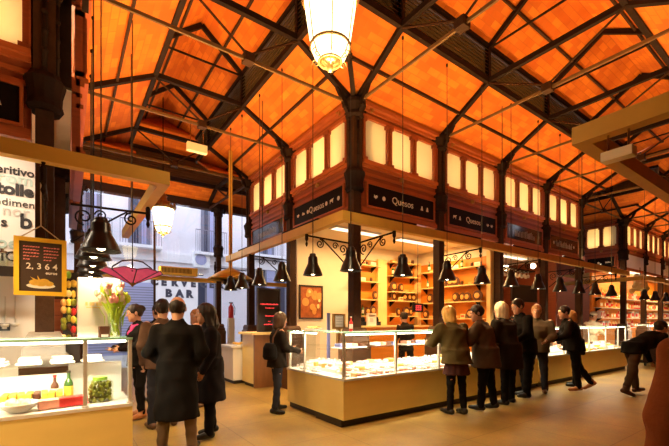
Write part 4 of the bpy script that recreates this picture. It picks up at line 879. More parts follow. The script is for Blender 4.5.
jr = M(); jr.lathe((0, 0, 0), [(.05, 0), (.06, .01), (.06, .15), (.045, .17), (.045, .19)], 14); jr.cur = 1; jr.lathe((0, 0, 0), [(.05, .185), (.055, .19), (.055, .21), (.02, .22), (.02, .24), (.0001, .25)], 14)
jr = jr.build('glass_jar', ['water', 'nickel'])
for k, x in enumerate((-4.78, -4.64, -4.50)): tag(place(jr, USED, (x, 1.49, a[2]), 0), 'lidded glass jar on the cream shelf in the left-hand stall, %s' % ('hidden furthest left', 'middle', 'nearest the chalkboard')[k], 'jar', 'lidded jars on the cream shelf')
for k, (u, v) in enumerate(((5, 300), (15, 300))):
    q = ony(u, v, 1.56); t = thing('ladle', 'steel ladle hanging on the white wall under the shelf, %s' % ('left one', 'right one')[k], 'ladle', tuple(q)); m = M(); m.tube([(q[0], 1.592, q[2]+.05), (q[0], 1.592, q[2]-.30)], .008, 6); m.build('handle', 'steel', t)
    m = M(); m.lathe((q[0], 1.55, q[2]-.33), [(.001, -.03), (.04, -.02), (.05, .02), (.045, .02), (.035, -.012), (.0001, -.02)], 12); m.build('bowl', 'steel', t, smooth=True)
q = ony(5, 327, 1.58); t = thing('power_socket', 'black power socket on the white wall of the left-hand stall', 'socket', tuple(q)); m = M(); m.box(q[0]-.06, q[0]+.05, 1.575, 1.6, q[2]-.05, q[2]+.05); m.build('plate', 'black', t); m = M(); m.box(q[0]-.03, q[0]+.02, 1.570, 1.576, q[2]-.025, q[2]+.025); m.build('insert', 'white', t)
a = ony(56, 299, .6); b = ony(65.5, 340, .6)
t = thing('wooden_cabinet', 'narrow brown wooden cabinet behind the left-hand stall column', 'cabinet', (-4.0, .6, 0)); m = M(); m.box(-4.20, -4.0, .6, .95, 0, a[2]); m.build('body', 'wood', t); m = M(); m.box(-4.18, -4.02, .585, .6, .2, a[2]-.04); m.build('door', 'trim', t)
for z in (1.33, 1.5): m = M(); m.box(-4.18, -4.02, .58, .6, z, z+.015); m.build('shelf_edge', 'wood', t)
t = thing('snack_rack', 'tall rack of colourful snack bags behind the white box', 'rack', (-3.93, .35, 0)); m = M(); m.box(-4.0, -3.84, .3, .42, 0, 2.0); m.build('panel', 'kick', t); rp = random.Random(4)
for k in range(30):
    z = 1.26+.1*(k//4)+rp.uniform(-.02, .02); m = M(); m.sph((-3.99+.045*(k % 4), .27+rp.uniform(-.02, .01), z), (.024+.01*rp.random(), .025, .045), 8, 5); m.build('snack_bag', rp.choice(['food_y', 'rind', 'cheese', 'red', 'olive', 'choc', 'white', 'green']), t, smooth=True)
# white box, dark box and vase on the glass top
LZT = GZ+.012
t = thing('white_box', 'tall white box standing on the left-hand counter behind the tulips', 'box', (-3.70, -.5, LZT)); m = M(); m.rbox((-3.70, -.50, LZT+.295), (.36, .09, .59), .06); m.build('carton', 'white', t, bevel=.005)
m = M(); d = V3((math.cos(.06), math.sin(.06), 0))
for k, (x, w_) in enumerate(((-.11, .02), (-.08, .012), (-.06, .03), (-.02, .02), (.01, .03), (.05, .015), (.10, .02))): m.rbox(V3((-3.70, -.5, LZT+.33))+d*x+V3((.003, -.046, 0)), (w_, .002, .035), .06)
m.rbox(V3((-3.70, -.546, LZT+.295))+d*(-.05), (.12, .002, .01), .06); m.build('faint_print', 'cheese', t)
t = thing('card_box', 'small dark box on the left-hand counter beside the vase', 'box', (-3.67, -.68, LZT)); m = M(); m.rbox((-3.67, -.68, LZT+.055), (.085, .06, .11), .2); m.build('body', 'choc', t, bevel=.004); m = M(); m.rbox((-3.665, -.712, LZT+.02), (.06, .004, .025), .2); m.build('label', 'white', t)
q = (-3.575, -.66, LZT)
t = thing('vase_of_tulips', 'glass vase of tulips with bright green stems on the left-hand counter', 'flowers', q); m = M(); m.lathe(q, [(.055, 0), (.06, .01), (.066, .25), (.08, .30), (.077, .30), (.062, .25), (.056, .015), (.0001, .012)], 18); m.build('vase', 'water', t, smooth=True)
rp = random.Random(11)
for k in range(30):
    a = rp.uniform(0, 6.28); r0 = .048*rp.random(); r1 = .03+.13*rp.random(); h = .34+.16*rp.random()
    e = (q[0]+r1*math.cos(a), q[1]+r1*math.sin(a), q[2]+h); m = M(); m.tube([(q[0]+r0*math.cos(a+2), q[1]+r0*math.sin(a+2), q[2]+.02), (q[0]+.35*r1*math.cos(a), q[1]+.35*r1*math.sin(a), q[2]+h*.6), e], .009, 5); s_ = m.build('stem', 'stem', t)
    m = M(); m.sph((e[0], e[1], e[2]+.012), (.026, .026, .034), 8, 6)
    for j in range(3): m.sph((e[0]+.016*math.cos(j*2.1+a), e[1]+.016*math.sin(j*2.1+a), e[2]+.022), (.016, .016, .032), 6, 5)
    m.build('bloom', rp.choice(['tulip', 'tulipw', 'tulipw', 'stem']), s_, smooth=True)
    if k % 3 != 2:
        m = M(); mid = V3((q[0]+.6*r1*math.cos(a), q[1]+.6*r1*math.sin(a), q[2]+h*.5)); tp = mid+V3((.07*math.cos(a), .07*math.sin(a), .12)); sd = V3((-math.sin(a), math.cos(a), 0))*.016
        m.add([mid-V3((0, 0, .1)), mid+sd, tp, mid-sd, mid+V3((math.cos(a), math.sin(a), 0))*.006], [(0, 1, 4), (1, 2, 4), (2, 3, 4), (3, 0, 4)]); m.build('leaf', 'stem', s_)
# goods in the left-hand case
def ong(u, v, z=DZ): p = onz(u, v, z); return (p[0], p[1], z)
m = M(); q = (-4.22, -.45, DZ); m.box(-8, -3.47, -.19, -.17, DZ, 1.0); m.build('back_panel', 'white', lc); m = M()
t = thing('cake_tray', 'white tray of golden cakes in the left-hand case', 'tray', q); m.rbox((q[0], q[1], DZ+.02), (.52, .30, .04)); m.build('tray', 'white', t, bevel=.008); m = M(); m.rbox((q[0], q[1]+.16, DZ+.13), (.56, .02, .26)); m.build('back_panel', 'white', t)
for k in range(8): m = M(); m.rbox((q[0]-.20+.057*k, q[1]-.03, DZ+.08), (.05, .20, .08), .05*(k % 3-1)); m.build('cake', 'food_y' if k != 4 else 'choc', t, bevel=.008)
q = ong(26, 404); q = (-4.30, -.76, DZ); t = thing('salad_bowl', 'white bowl of pale salad in the left-hand case', 'bowl', q); m = M(); m.lathe(q, [(.06, 0), (.12, .05), (.145, .085), (.135, .085), (.11, .055), (.0001, .03)], 20); m.build('bowl', 'plate', t, smooth=True); m = M(); rp = random.Random(1)
for k in range(14): m.sph((q[0]+rp.uniform(-.08, .08), q[1]+rp.uniform(-.08, .08), q[2]+.07+.02*rp.random()), .03, 7, 5)
m.build('salad', 'cheese', t, smooth=True)
t = thing('red_carton', 'long red and white carton lying in the left-hand case', 'carton', (-3.98, -.74, DZ)); m = M(); m.rbox((-3.92, -.73, DZ+.05), (.22, .12, .08), .12); m.build('red_half', 'red', t, bevel=.004); m = M(); m.rbox((-4.10, -.752, DZ+.048), (.15, .12, .076), .12); m.build('white_half', 'ham', t, bevel=.004)
q = (-3.70, -.66, DZ); t = thing('olive_jar', 'big square glass jar of green olives in the left-hand case', 'jar', q); m = M(); rp = random.Random(9)
for k in range(170): m.sph((q[0]+rp.uniform(-.085, .085), q[1]+rp.uniform(-.06, .06), q[2]+rp.uniform(.015, .19)), .016, 6, 4)
m.build('olives', 'olive', t, smooth=True)
m = M(); m.rbox((q[0], q[1], q[2]+.105), (.205, .155, .21), .1); m.build('glass', 'water', t, bevel=.02); m = M(); m.lathe((q[0], q[1], q[2]+.21), [(.06, 0), (.062, .03), (.0001, .035)], 16); m.build('lid', 'green', t)
q = (-3.95, -.48, DZ); o = p_bottle('oil_bottle', 'dkglass', 'food_y', 'kick', .30); o.location = q; tag(o, 'green oil bottle standing in the left-hand case behind the red carton', 'bottle')
q = (-4.06, -.42, DZ); o = p_bottle('oil_bottle', 'choc', 'white', 'red', .26); o.location = q; tag(o, 'dark bottle with white label in the left-hand case, left of the green bottle', 'bottle')
t = thing('chip_bowl', 'dark bowl at the left edge of the left-hand case', 'bowl', (-4.62, -.5, DZ)); m = M(); m.lathe((-4.62, -.5, DZ), [(.06, 0), (.12, .08), (.11, .08), (.0001, .03)], 16); m.build('bowl', 'choc', t, smooth=True)
rp = random.Random(6)
for k in range(5):
    x, y = -4.75+.25*k, -.42; t = thing('folded_towel', 'white folded napkin stack on the glass shelf of the left-hand case, %s from the left' % ORD[k], 'napkins', (x, y, 1.03)); m = M()
    for j in range(3): m.rbox((x, y, 1.042+.024*j), (.19-.02*j, .14, .022), rp.uniform(-.3, .3)); m.build('napkin', 'white', t, bevel=.008); m = M()

# chalkboard
cx, cy, cz = -4.12, -.80, 1.88
t = thing('chalkboard', 'yellow-framed chalkboard reading 2,364 euros, hung over the left-hand counter', 'chalkboard', (cx, cy, cz)); yw = .03
d = V3((math.cos(yw), math.sin(yw), 0)); n = V3((math.sin(yw), -math.cos(yw), 0)); w_, h_ = .365, .50
ct = ony(41, 267, cy); cx, cz = ct[0], ct[2]; o = V3((cx, cy, cz))-d*(w_/2)-V3((0, 0, h_/2)); f = .035; U = V3((0, 0, 1))
m = M(); m.prism([(0, 0), (w_, 0), (w_, h_), (0, h_)], o, d, U, -.015); b_ = m.build('slate', 'chalk', t); m = M()
for p in ([(0, 0), (w_, 0), (w_-f, f), (f, f)], [(0, h_), (f, h_-f), (w_-f, h_-f), (w_, h_)], [(0, 0), (f, f), (f, h_-f), (0, h_)], [(w_, 0), (w_, h_), (w_-f, h_-f), (w_-f, f)]): m.prism([p_ for p_ in p], o-n*.012, d, U, -.03) if False else m.prism(p, o+n*.018, d, U, -.036)
m.build('frame', 'yellow', t)
ft = o+n*.003-d.cross(U)*0
m = M(); txt(m, '2, 3 6 4', ft+d*(w_*.52)+U*(h_*.46), d, U, .072, 'CENTER', .001, .001); m.build('price', 'chalkw', b_); m = M(); txt(m, 'euros', ft+d*(w_*.70)+U*(h_*.375), d, U, .036, 'CENTER', .001, .0008); m.build('currency', 'chalkw', b_)
rp = random.Random(3)
for col in (0, 1):
    m = M()
    for r_ in range(5):
        z = h_*(.83-.055*r_); x = w_*(.17+.38*col); xe = x+w_*(.27 if r_ < 4 else .12)-(.01*(r_ % 2))
        while x < xe: l = rp.uniform(.008, .02); m.prism([(x, z), (x+l, z+.003), (x+l, z+rp.uniform(.008, .014)), (x, z+rp.uniform(.006, .012))], ft, d, U, .001 if False else -.001); x += l+.004
    m.build('pink_handwriting', 'chalkp', b_)
m = M(); m.prism([(w_*.5+.10*math.cos(a), h_*.17+.024*math.sin(a)) for a in np.linspace(0, 2*PI, 20)[:-1]], ft, d, U, -.001); m.build('drawn_plate', 'chalkw', b_); m = M()
for x, z, rx, rz in ((.40, .225, .045, .027), (.56, .235, .042, .03), (.65, .21, .035, .022), (.5, .20, .04, .02)): m.prism([(w_*x+rx*math.cos(a), h_*z+rz*math.sin(a)) for a in np.linspace(0, 2*PI, 14)[:-1]], ft+n*.0015, d, U, -.001)
m.prism([(w_*.40, h_*.24), (w_*.30, h_*.32), (w_*.43, h_*.27)], ft+n*.0015, d, U, -.001); m.prism([(w_*.45, h_*.25), (w_*.43, h_*.35), (w_*.49, h_*.27)], ft+n*.0015, d, U, -.001); m.build('drawn_croquettes', 'food_y', b_)
m = M(); k_ = V3((cx, cy, cz+h_/2+.11)); m.tube([tuple(o+d*.05+U*h_), tuple(k_)], .005, 5); m.tube([tuple(o+d*(w_-.05)+U*h_), tuple(k_)], .005, 5); m.tube([tuple(k_), (cx, -.86, 2.79)], .005, 5); m.build('rope', 'rope', t)

# pink stained-glass shade
q = V3((-3.27, .5, 1.93)); t = thing('stained_glass_lamp', 'shallow pink stained-glass lamp hanging by the flowers at left', 'lamp', tuple(q))
for k in range(8):
    a0, a1 = k*PI/4, (k+1)*PI/4; m = M()
    def e(a, r, z): return tuple(q+V3((r*math.cos(a), r*math.sin(a), z)))
    vs = [e(a0, .05, 0), e(a1, .05, 0), e(a1, .36, .14), e((a0+a1)/2, .33, .17), e(a0, .36, .14)]
    m.add(vs+[tuple(V3(v)+V3((0, 0, .008))) for v in vs], [(4,3,2,1,0),(5,6,7,8,9)]+[(i, (i+1) % 5, 5+(i+1) % 5, 5+i) for i in range(5)]); g = m.build('glass_panel', 'pink', t)
    m = M(); m.tube([e(a0, .04, -.002), e(a0, .365, .14)], .007, 5); m.tube([e(a0, .36, .14), e((a0+a1)/2, .33, .17), e(a1, .36, .14)], .006, 5); m.build('lead_rib', 'lead', g)
m = M(); m.lathe(q, [(.0001, -.05), (.02, -.03), (.05, -.005), (.055, .01), (.0001, .015)], 12); m.build('finial', 'brass', t); m = M()
for k in range(3): a = k*2.09+.4; m.tube([tuple(q+V3((.30*math.cos(a), .30*math.sin(a), .12))), tuple(q+V3((.26*math.cos(a), .26*math.sin(a), .22))), tuple(q+V3((.14*math.cos(a), .14*math.sin(a), .29))), tuple(q+V3((0, 0, .30)))], .010, 6)
m.tube([tuple(q+V3((0, 0, .29))), tuple(q+V3((0, 0, 3.4)))], .006, 5); m.build('suspension_arms', 'iron', t); point('glass_lamp_light', tuple(q+V3((0, 0, .2))), 5, .05)

# ------------------------------------------------------------------ street front: glazing, heater, air curtain
t = thing('heat_lamp', 'wide ochre cone heater on a pale pole at the back of the left aisle', 'heater', (-.72, 3.9, 2.43)); q = (-.72, 3.9, -.07)
m = M(); m.lathe(q, [(.52, 2.50), (.53, 2.52), (.28, 2.68), (.06, 2.78), (.06, 2.76), (.27, 2.66), (.51, 2.50)], 28); m.build('reflector', 'beam', t, smooth=True); m = M(); m.lathe(q, [(.15, 2.38), (.17, 2.40), (.17, 2.62), (.08, 2.68)], 16); m.build('burner', 'iron2', t); m = M(); m.tube([(q[0], q[1], 2.7), (q[0], q[1], 5.55)], .045, 10); m.build('pole', 'beam', t)
t = thing('air_curtain', 'ochre air curtain with a grille above the street door', 'air curtain', (-1, 7.6, 2.9)); m = M(); m.box(-1.62, -.50, 7.45, 7.78, 2.86, 3.12); m.build('case', 'beam', t, bevel=.01); m = M()
for k in range(22): m.box(-1.56+.04*k, -1.54+.04*k, 7.438, 7.45, 2.93, 3.08)
m.build('grille', 'iron2', t)
m = M(); m.box(-10, 8.6, 7.82, 7.94, 2.72, 2.86); struct('trim_4', m, 'beam')
m = M(); m.box(-10, XE, 7.85, 8.1, 5.22, 5.46); struct('trim_5', m, 'iron2')
for k, x in enumerate((-8, -5.85, -1.7, 1.6, 3.6, 5.6, 7.6)):
    m = M(); m.box(x-.03, x+.03, 7.86, 7.92, 0, 5.25); struct('trim_%d' % (6+k), m, 'iron2')
m = M(); m.box(-10, -4.2, 7.87, 7.92, 0, 5.3); m.box(9.0, XE, 7.87, 7.92, 0, 5.3); struct('wall_daylight_block', m, 'cream')  # added out of view in place of glazing, to block daylight
for k, (x0, x1) in enumerate(((-4.2, -3.8), (-3.6, .2), (.4, 9.0))):
    m = M(); m.box(x0, x1, 7.885, 7.895, 2.86, 5.24); struct('window_%d' % (k+1), m, 'pane')
    if k != 1: m = M(); m.box(x0, x1, 7.885, 7.895, .05, 2.74); struct('window_%d' % (k+4), m, 'pane')
# house across the street
YS = 13.0
def sx(u, v=300): return float(ony(u, v, YS)[0])
def sz(v, u=170): return float(ony(u, v, YS)[2])
t = thing('street_building', 'pale lilac-white building across the street seen through the glass front', 'building', (0, YS, 0))
m = M(); m.box(-12, 10, YS, YS+.4, 0, 11); m.build('wall', 'street', t)
m = M(); m.box(-12, 10, YS-.10, YS, sz(262), sz(254)); m.box(-12, 10, YS-.06, YS, sz(254), sz(252)+.02); m.build('string_course', 'band', t)
m = M(); m.box(sx(154), sx(197.5), YS-.05, YS, 0, sz(277)); m.build('white_shop_panel', 'band', t)
def street_win(u0, u1, v0, v1, uref, leaf=2, balcony=True):
    x0, x1 = sx(u0, v1), sx(u1, v1); z0, z1 = sz(v1, uref), sz(v0, uref)
    m = M(); m.box(x0-.10, x1+.10, YS-.04, YS-.002, z0, z1+.10); f = m.build('window', 'frame_s', t)
    w = (x1-x0)/leaf
    for k in range(leaf): m = M(); m.box(x0+k*w+.05, x0+(k+1)*w-.05, YS-.06, YS-.04, z0+.1, z1-.05); m.build('pane', 'shutter' if k % 2 else 'win', f)
    if balcony:
        m = M(); m.box(x0-.5, x1+.5, YS-.5, YS-.002, z0-.12, z0); m.build('balcony_slab', 'band', t); m = M()
        n_ = 16
        for k in range(n_+1): xx = x0-.45+(x1-x0+.9)*k/n_; m.tube([(xx, YS-.46, z0), (xx, YS-.46, z0+1.0)], .012, 5)
        m.bar((x0-.45, YS-.46, z0+1.0), (x1+.45, YS-.46, z0+1.0), .04, .03); m.build('balcony_rail', 'frame_s', t)
street_win(131, 148, 198, 246, 140); street_win(203, 214, 208, 254, 208); street_win(262, 272, 215, 256, 265); street_win(84, 98, 190, 243, 90)
street_win(197, 214, 282, 309, 205, 2, False); street_win(255, 285, 262, 330, 270, 3, False)
x0, x1 = sx(88), sx(153); m = M(); m.box(x0, x1, YS-.05, YS-.002, 0, sz(284)); sh_ = m.build('roller_shutter', 'shutter', t); m = M()
for k in range(26): m.box(x0, x1, YS-.065, YS-.05, .1+k*.11, .13+k*.11)
m.build('shutter_slat', 'frame_s', sh_)
p = ony(149.5, 285.2, YS-.06)
for s, ul, v, sz_ in (('CERVECERIA', 151, 284.5, .40), ('BAR', 165.5, 296.5, .46)):
    a = ony(ul, v, YS-.06); x = a[0]
    for ch in s: m = M(); txt(m, ch, (x, YS-.055, a[2]), (1, 0, 0), (0, 0, 1), sz_, 'LEFT', .01, .03); m.build('shop_letter', 'bar', t); x += .44 if s == 'BAR' else .42
t = thing('air_conditioner', 'white air-conditioning unit on the street building', 'air conditioner', tuple(ony(202, 260, YS-.3))); a = ony(194.5, 267, YS-.35); b = ony(210, 252.5, YS-.35)
m = M(); m.box(a[0], b[0], YS-.35, YS-.02, a[2], b[2]); m.build('case', 'ac', t, bevel=.02); c = ((a[0]+b[0])/2-.06, YS-.36, (a[2]+b[2])/2); m = M(); m.lathe(c, [(.26, 0), (.25, -.015), (.10, -.02), (.0001, -.02)], 20, axis='Y'); m.build('fan_grille', 'shutter', t)
q = ony(231, 318, 7.6); t = thing('fire_extinguisher', 'red fire extinguisher by the street windows, left of the menu panel', 'extinguisher', tuple(q)); m = M(); m.lathe(q, [(.08, 0), (.09, .02), (.09, .36), (.05, .43), (.03, .45), (.03, .50)], 14); m.build('cylinder', 'red', t, smooth=True); m = M(); m.rbox((q[0], q[1], q[2]+.52), (.14, .03, .04)); m.tube([(q[0]+.06, q[1], q[2]+.5), (q[0]+.14, q[1], q[2]+.35), (q[0]+.12, q[1]-.02, q[2]+.1)], .012, 6); m.build('valve_and_hose', 'black', t)
m = M(); m.box(q[0]-.10, q[0]+.10, q[1]-.08, q[1]+.08, 0, q[2]); m.build('stand', 'white', t)
# daylight
w = bpy.data.worlds.new('sky'); sc.world = w; w.use_nodes = True; bg = w.node_tree.nodes['Background']; bg.inputs[0].default_value = (.80, .86, 1, 1); bg.inputs[1].default_value = 2.9

# ------------------------------------------------------------------ people: smooth implicit surfaces meshed with surface nets
class Field:
    def __init__(s, res): s.res = res; s.ops = []
    def add(s, fn, lo, hi, k=.02, mode='u'): s.ops.append((fn, np.array(lo, float), np.array(hi, float), k, mode)); return s
    def cone(s, a, b, ra, rb, k=.02, mode='u'):
        a, b = np.array(a, float), np.array(b, float); r = max(ra, rb)
        def fn(p):
            ba = b-a; L = ba@ba+1e-12; t = np.clip(((p-a)@ba)/L, 0, 1); q = p-a-t[..., None]*ba
            return np.sqrt((q*q).sum(-1))-(ra+(rb-ra)*t)
        return s.add(fn, np.minimum(a, b)-r, np.maximum(a, b)+r, k, mode)
    def ell(s, c, r, R=None, k=.02, mode='u'):
        c, r = np.array(c, float), np.array(r, float); R_ = np.eye(3) if R is None else np.array(R)
        def fn(p):
            q = (p-c)@R_; k0 = np.sqrt(((q/r)**2).sum(-1)); k1 = np.sqrt(((q/(r*r))**2).sum(-1))+1e-9; return k0*(k0-1)/k1
        return s.add(fn, c-r.max(), c+r.max(), k, mode)
    def stack(s, o, U, F, sec, k=.03, mode='u'):
        o, U, F = np.array(o, float), np.array(U, float), np.array(F, float); Y = np.cross(U, F)
        h = np.array([q[0] for q in sec]); rx = np.array([q[1] for q in sec]); ry = np.array([q[2] for q in sec]); xo = np.array([q[3] if len(q) > 3 else 0 for q in sec])
        def fn(p):
            q = p-o; z = q@U; x = q@F-np.interp(z, h, xo); y = q@Y; a = np.interp(z, h, rx); b = np.interp(z, h, ry)
            d = (np.sqrt((x/a)**2+(y/b)**2)-1)*np.minimum(a, b); return np.maximum(d, np.maximum(h[0]-z, z-h[-1]))
        pts = np.array([o+U*h[0], o+U*h[-1]]); m_ = max(rx.max()+abs(xo).max(), ry.max())
        return s.add(fn, pts.min(0)-m_, pts.max(0)+m_, k, mode)
    def half(s, n, d):      # keep n.p < d
        n = np.array(n, float); return s.add(lambda p: p@n-d, [-9]*3, [9]*3, 0, 'i')
    def mesh(s):
        us = [o for o in s.ops if o[4] == 'u']; lo = np.min([o[1] for o in us], 0)-.03; hi = np.max([o[2] for o in us], 0)+.03
        n = np.ceil((hi-lo)/s.res).astype(int)+1; G = np.full(n, .2, dtype=np.float32)
        ax = [lo[i]+s.res*np.arange(n[i]) for i in range(3)]
        for fn, a, b, k, mode in s.ops:
            pad = .05+k
            i0 = np.clip(np.floor((a-pad-lo)/s.res).astype(int), 0, n-1); i1 = np.clip(np.ceil((b+pad-lo)/s.res).astype(int)+1, 1, n)
            if (i1 <= i0).any(): continue
            sl = tuple(slice(x, y) for x, y in zip(i0, i1)); P = np.stack(np.meshgrid(*[ax[i][sl[i]] for i in range(3)], indexing='ij'), -1)
            d = fn(P).astype(np.float32); g = G[sl]
            if mode == 'u':
                if k > 0: h = np.clip(.5+.5*(g-d)/k, 0, 1); G[sl] = g*(1-h)+d*h-k*h*(1-h)
                else: G[sl] = np.minimum(g, d)
            elif mode == 'i': G[sl] = np.maximum(g, d)
            else:
                if k > 0: h = np.clip(.5-.5*(g+d)/k, 0, 1); G[sl] = g*(1-h)-d*h+k*h*(1-h)
                else: G[sl] = np.maximum(g, -d)
        G[0], G[-1], G[:, 0], G[:, -1], G[:, :, 0], G[:, :, -1] = (.1,)*6
        I = G < 0; nx, ny, nz = n
        acc = np.zeros((nx-1, ny-1, nz-1, 3), np.float32); cnt = np.zeros((nx-1, ny-1, nz-1), np.float32)
        C8 = [(i, j, k_) for i in (0, 1) for j in (0, 1) for k_ in (0, 1)]
        S = lambda A, c: A[c[0]:nx-1+c[0], c[1]:ny-1+c[1], c[2]:nz-1+c[2]]
        for c in C8:
            for a in range(3):
                if c[a]: continue
                e = list(c); e[a] = 1; g0, g1 = S(G, c), S(G, e); x = S(I, c) != S(I, e)
                t = np.where(x, g0/np.where(x, g0-g1, 1), 0)
                for b in range(3): acc[..., b] += np.where(x, t if b == a else c[b], 0)
                cnt += x
        act = cnt > 0; idx = np.full(act.shape, -1, int); idx[act] = np.arange(act.sum())
        ii = np.argwhere(act); V = lo+(ii+acc[act]/cnt[act][:, None])*s.res; Fc = []
        for a in range(3):
            e = [0, 0, 0]; e[a] = 1; A = I[:nx-e[0], :ny-e[1], :nz-e[2]]; B = I[e[0]:, e[1]:, e[2]:]
            b, c = (a+1) % 3, (a+2) % 3; q = np.argwhere(A != B); ok = (q[:, b] > 0) & (q[:, c] > 0) & (q[:, b] < n[b]-1) & (q[:, c] < n[c]-1); q = q[ok]
            fl = A[tuple(q.T)]
            def at(db, dc): r = q.copy(); r[:, b] += db; r[:, c] += dc; return idx[tuple(r.T)]
            f = np.stack([at(-1, -1), at(0, -1), at(0, 0), at(-1, 0)], 1); f[~fl] = f[~fl][:, ::-1]; Fc.append(f)
        return V, np.concatenate(Fc)

def rotz(a): c, s_ = math.cos(a), math.sin(a); return np.array([[c, -s_, 0], [s_, c, 0], [0, 0, 1]])
def roty(a): c, s_ = math.cos(a), math.sin(a); return np.array([[c, 0, s_], [0, 1, 0], [-s_, 0, c]])
def nrm(v): v = np.array(v, float); return v/np.linalg.norm(v)
def cloth(name, col, rough=.85): return mat(name, col, rough, 0, (7, .25), (60, .12), spec=.08)
CL = dict(black=cloth('black_wool', (.010, .008, .007)), navy=cloth('dark_navy_wool', (.014, .011, .013)), char=cloth('charcoal_wool', (.022, .016, .012)), brown=cloth('brown_suede', (.10, .052, .03)), rust=cloth('rust_brown_coat', (.20, .055, .016)),
  taupe=cloth('taupe_trousers', (.20, .13, .075)), jean=cloth('dark_denim', (.03, .03, .04)), olive=cloth('olive_jacket', (.10, .075, .030)), plum=cloth('plum_skirt', (.075, .03, .028)), greyb=cloth('grey_brown_coat', (.085, .055, .035)), grey=cloth('grey_jacket', (.12, .085, .05)),
  pinkc=cloth('pale_pink_top', (.72, .46, .46)), scarf=cloth('magenta_scarf', (.55, .06, .22)), white=cloth('white_work_coat', (.8, .72, .58)), cream=cloth('cream_shirt', (.78, .62, .42)), leather=mat('brown_shoe_leather', (.10, .045, .02), .4), lblack=mat('black_shoe_leather', (.014, .012, .011), .35), tan=mat('tan_shoe_leather', (.42, .16, .05), .4), lred=mat('red_shoe_leather', (.45, .05, .03), .4),
  hdark=mat('dark_brown_hair', (.022, .012, .007), .5, 0, (40, .4)), hbrown=mat('brown_hair', (.075, .035, .014), .5, 0, (40, .4)), hblond=mat('blond_hair', (.72, .42, .10), .5, 0, (40, .25)), hwhite=mat('white_hair', (.82, .66, .40), .5, 0, (40, .2)), hlight=mat('light_brown_hair', (.38, .17, .05), .5, 0, (40, .3)))

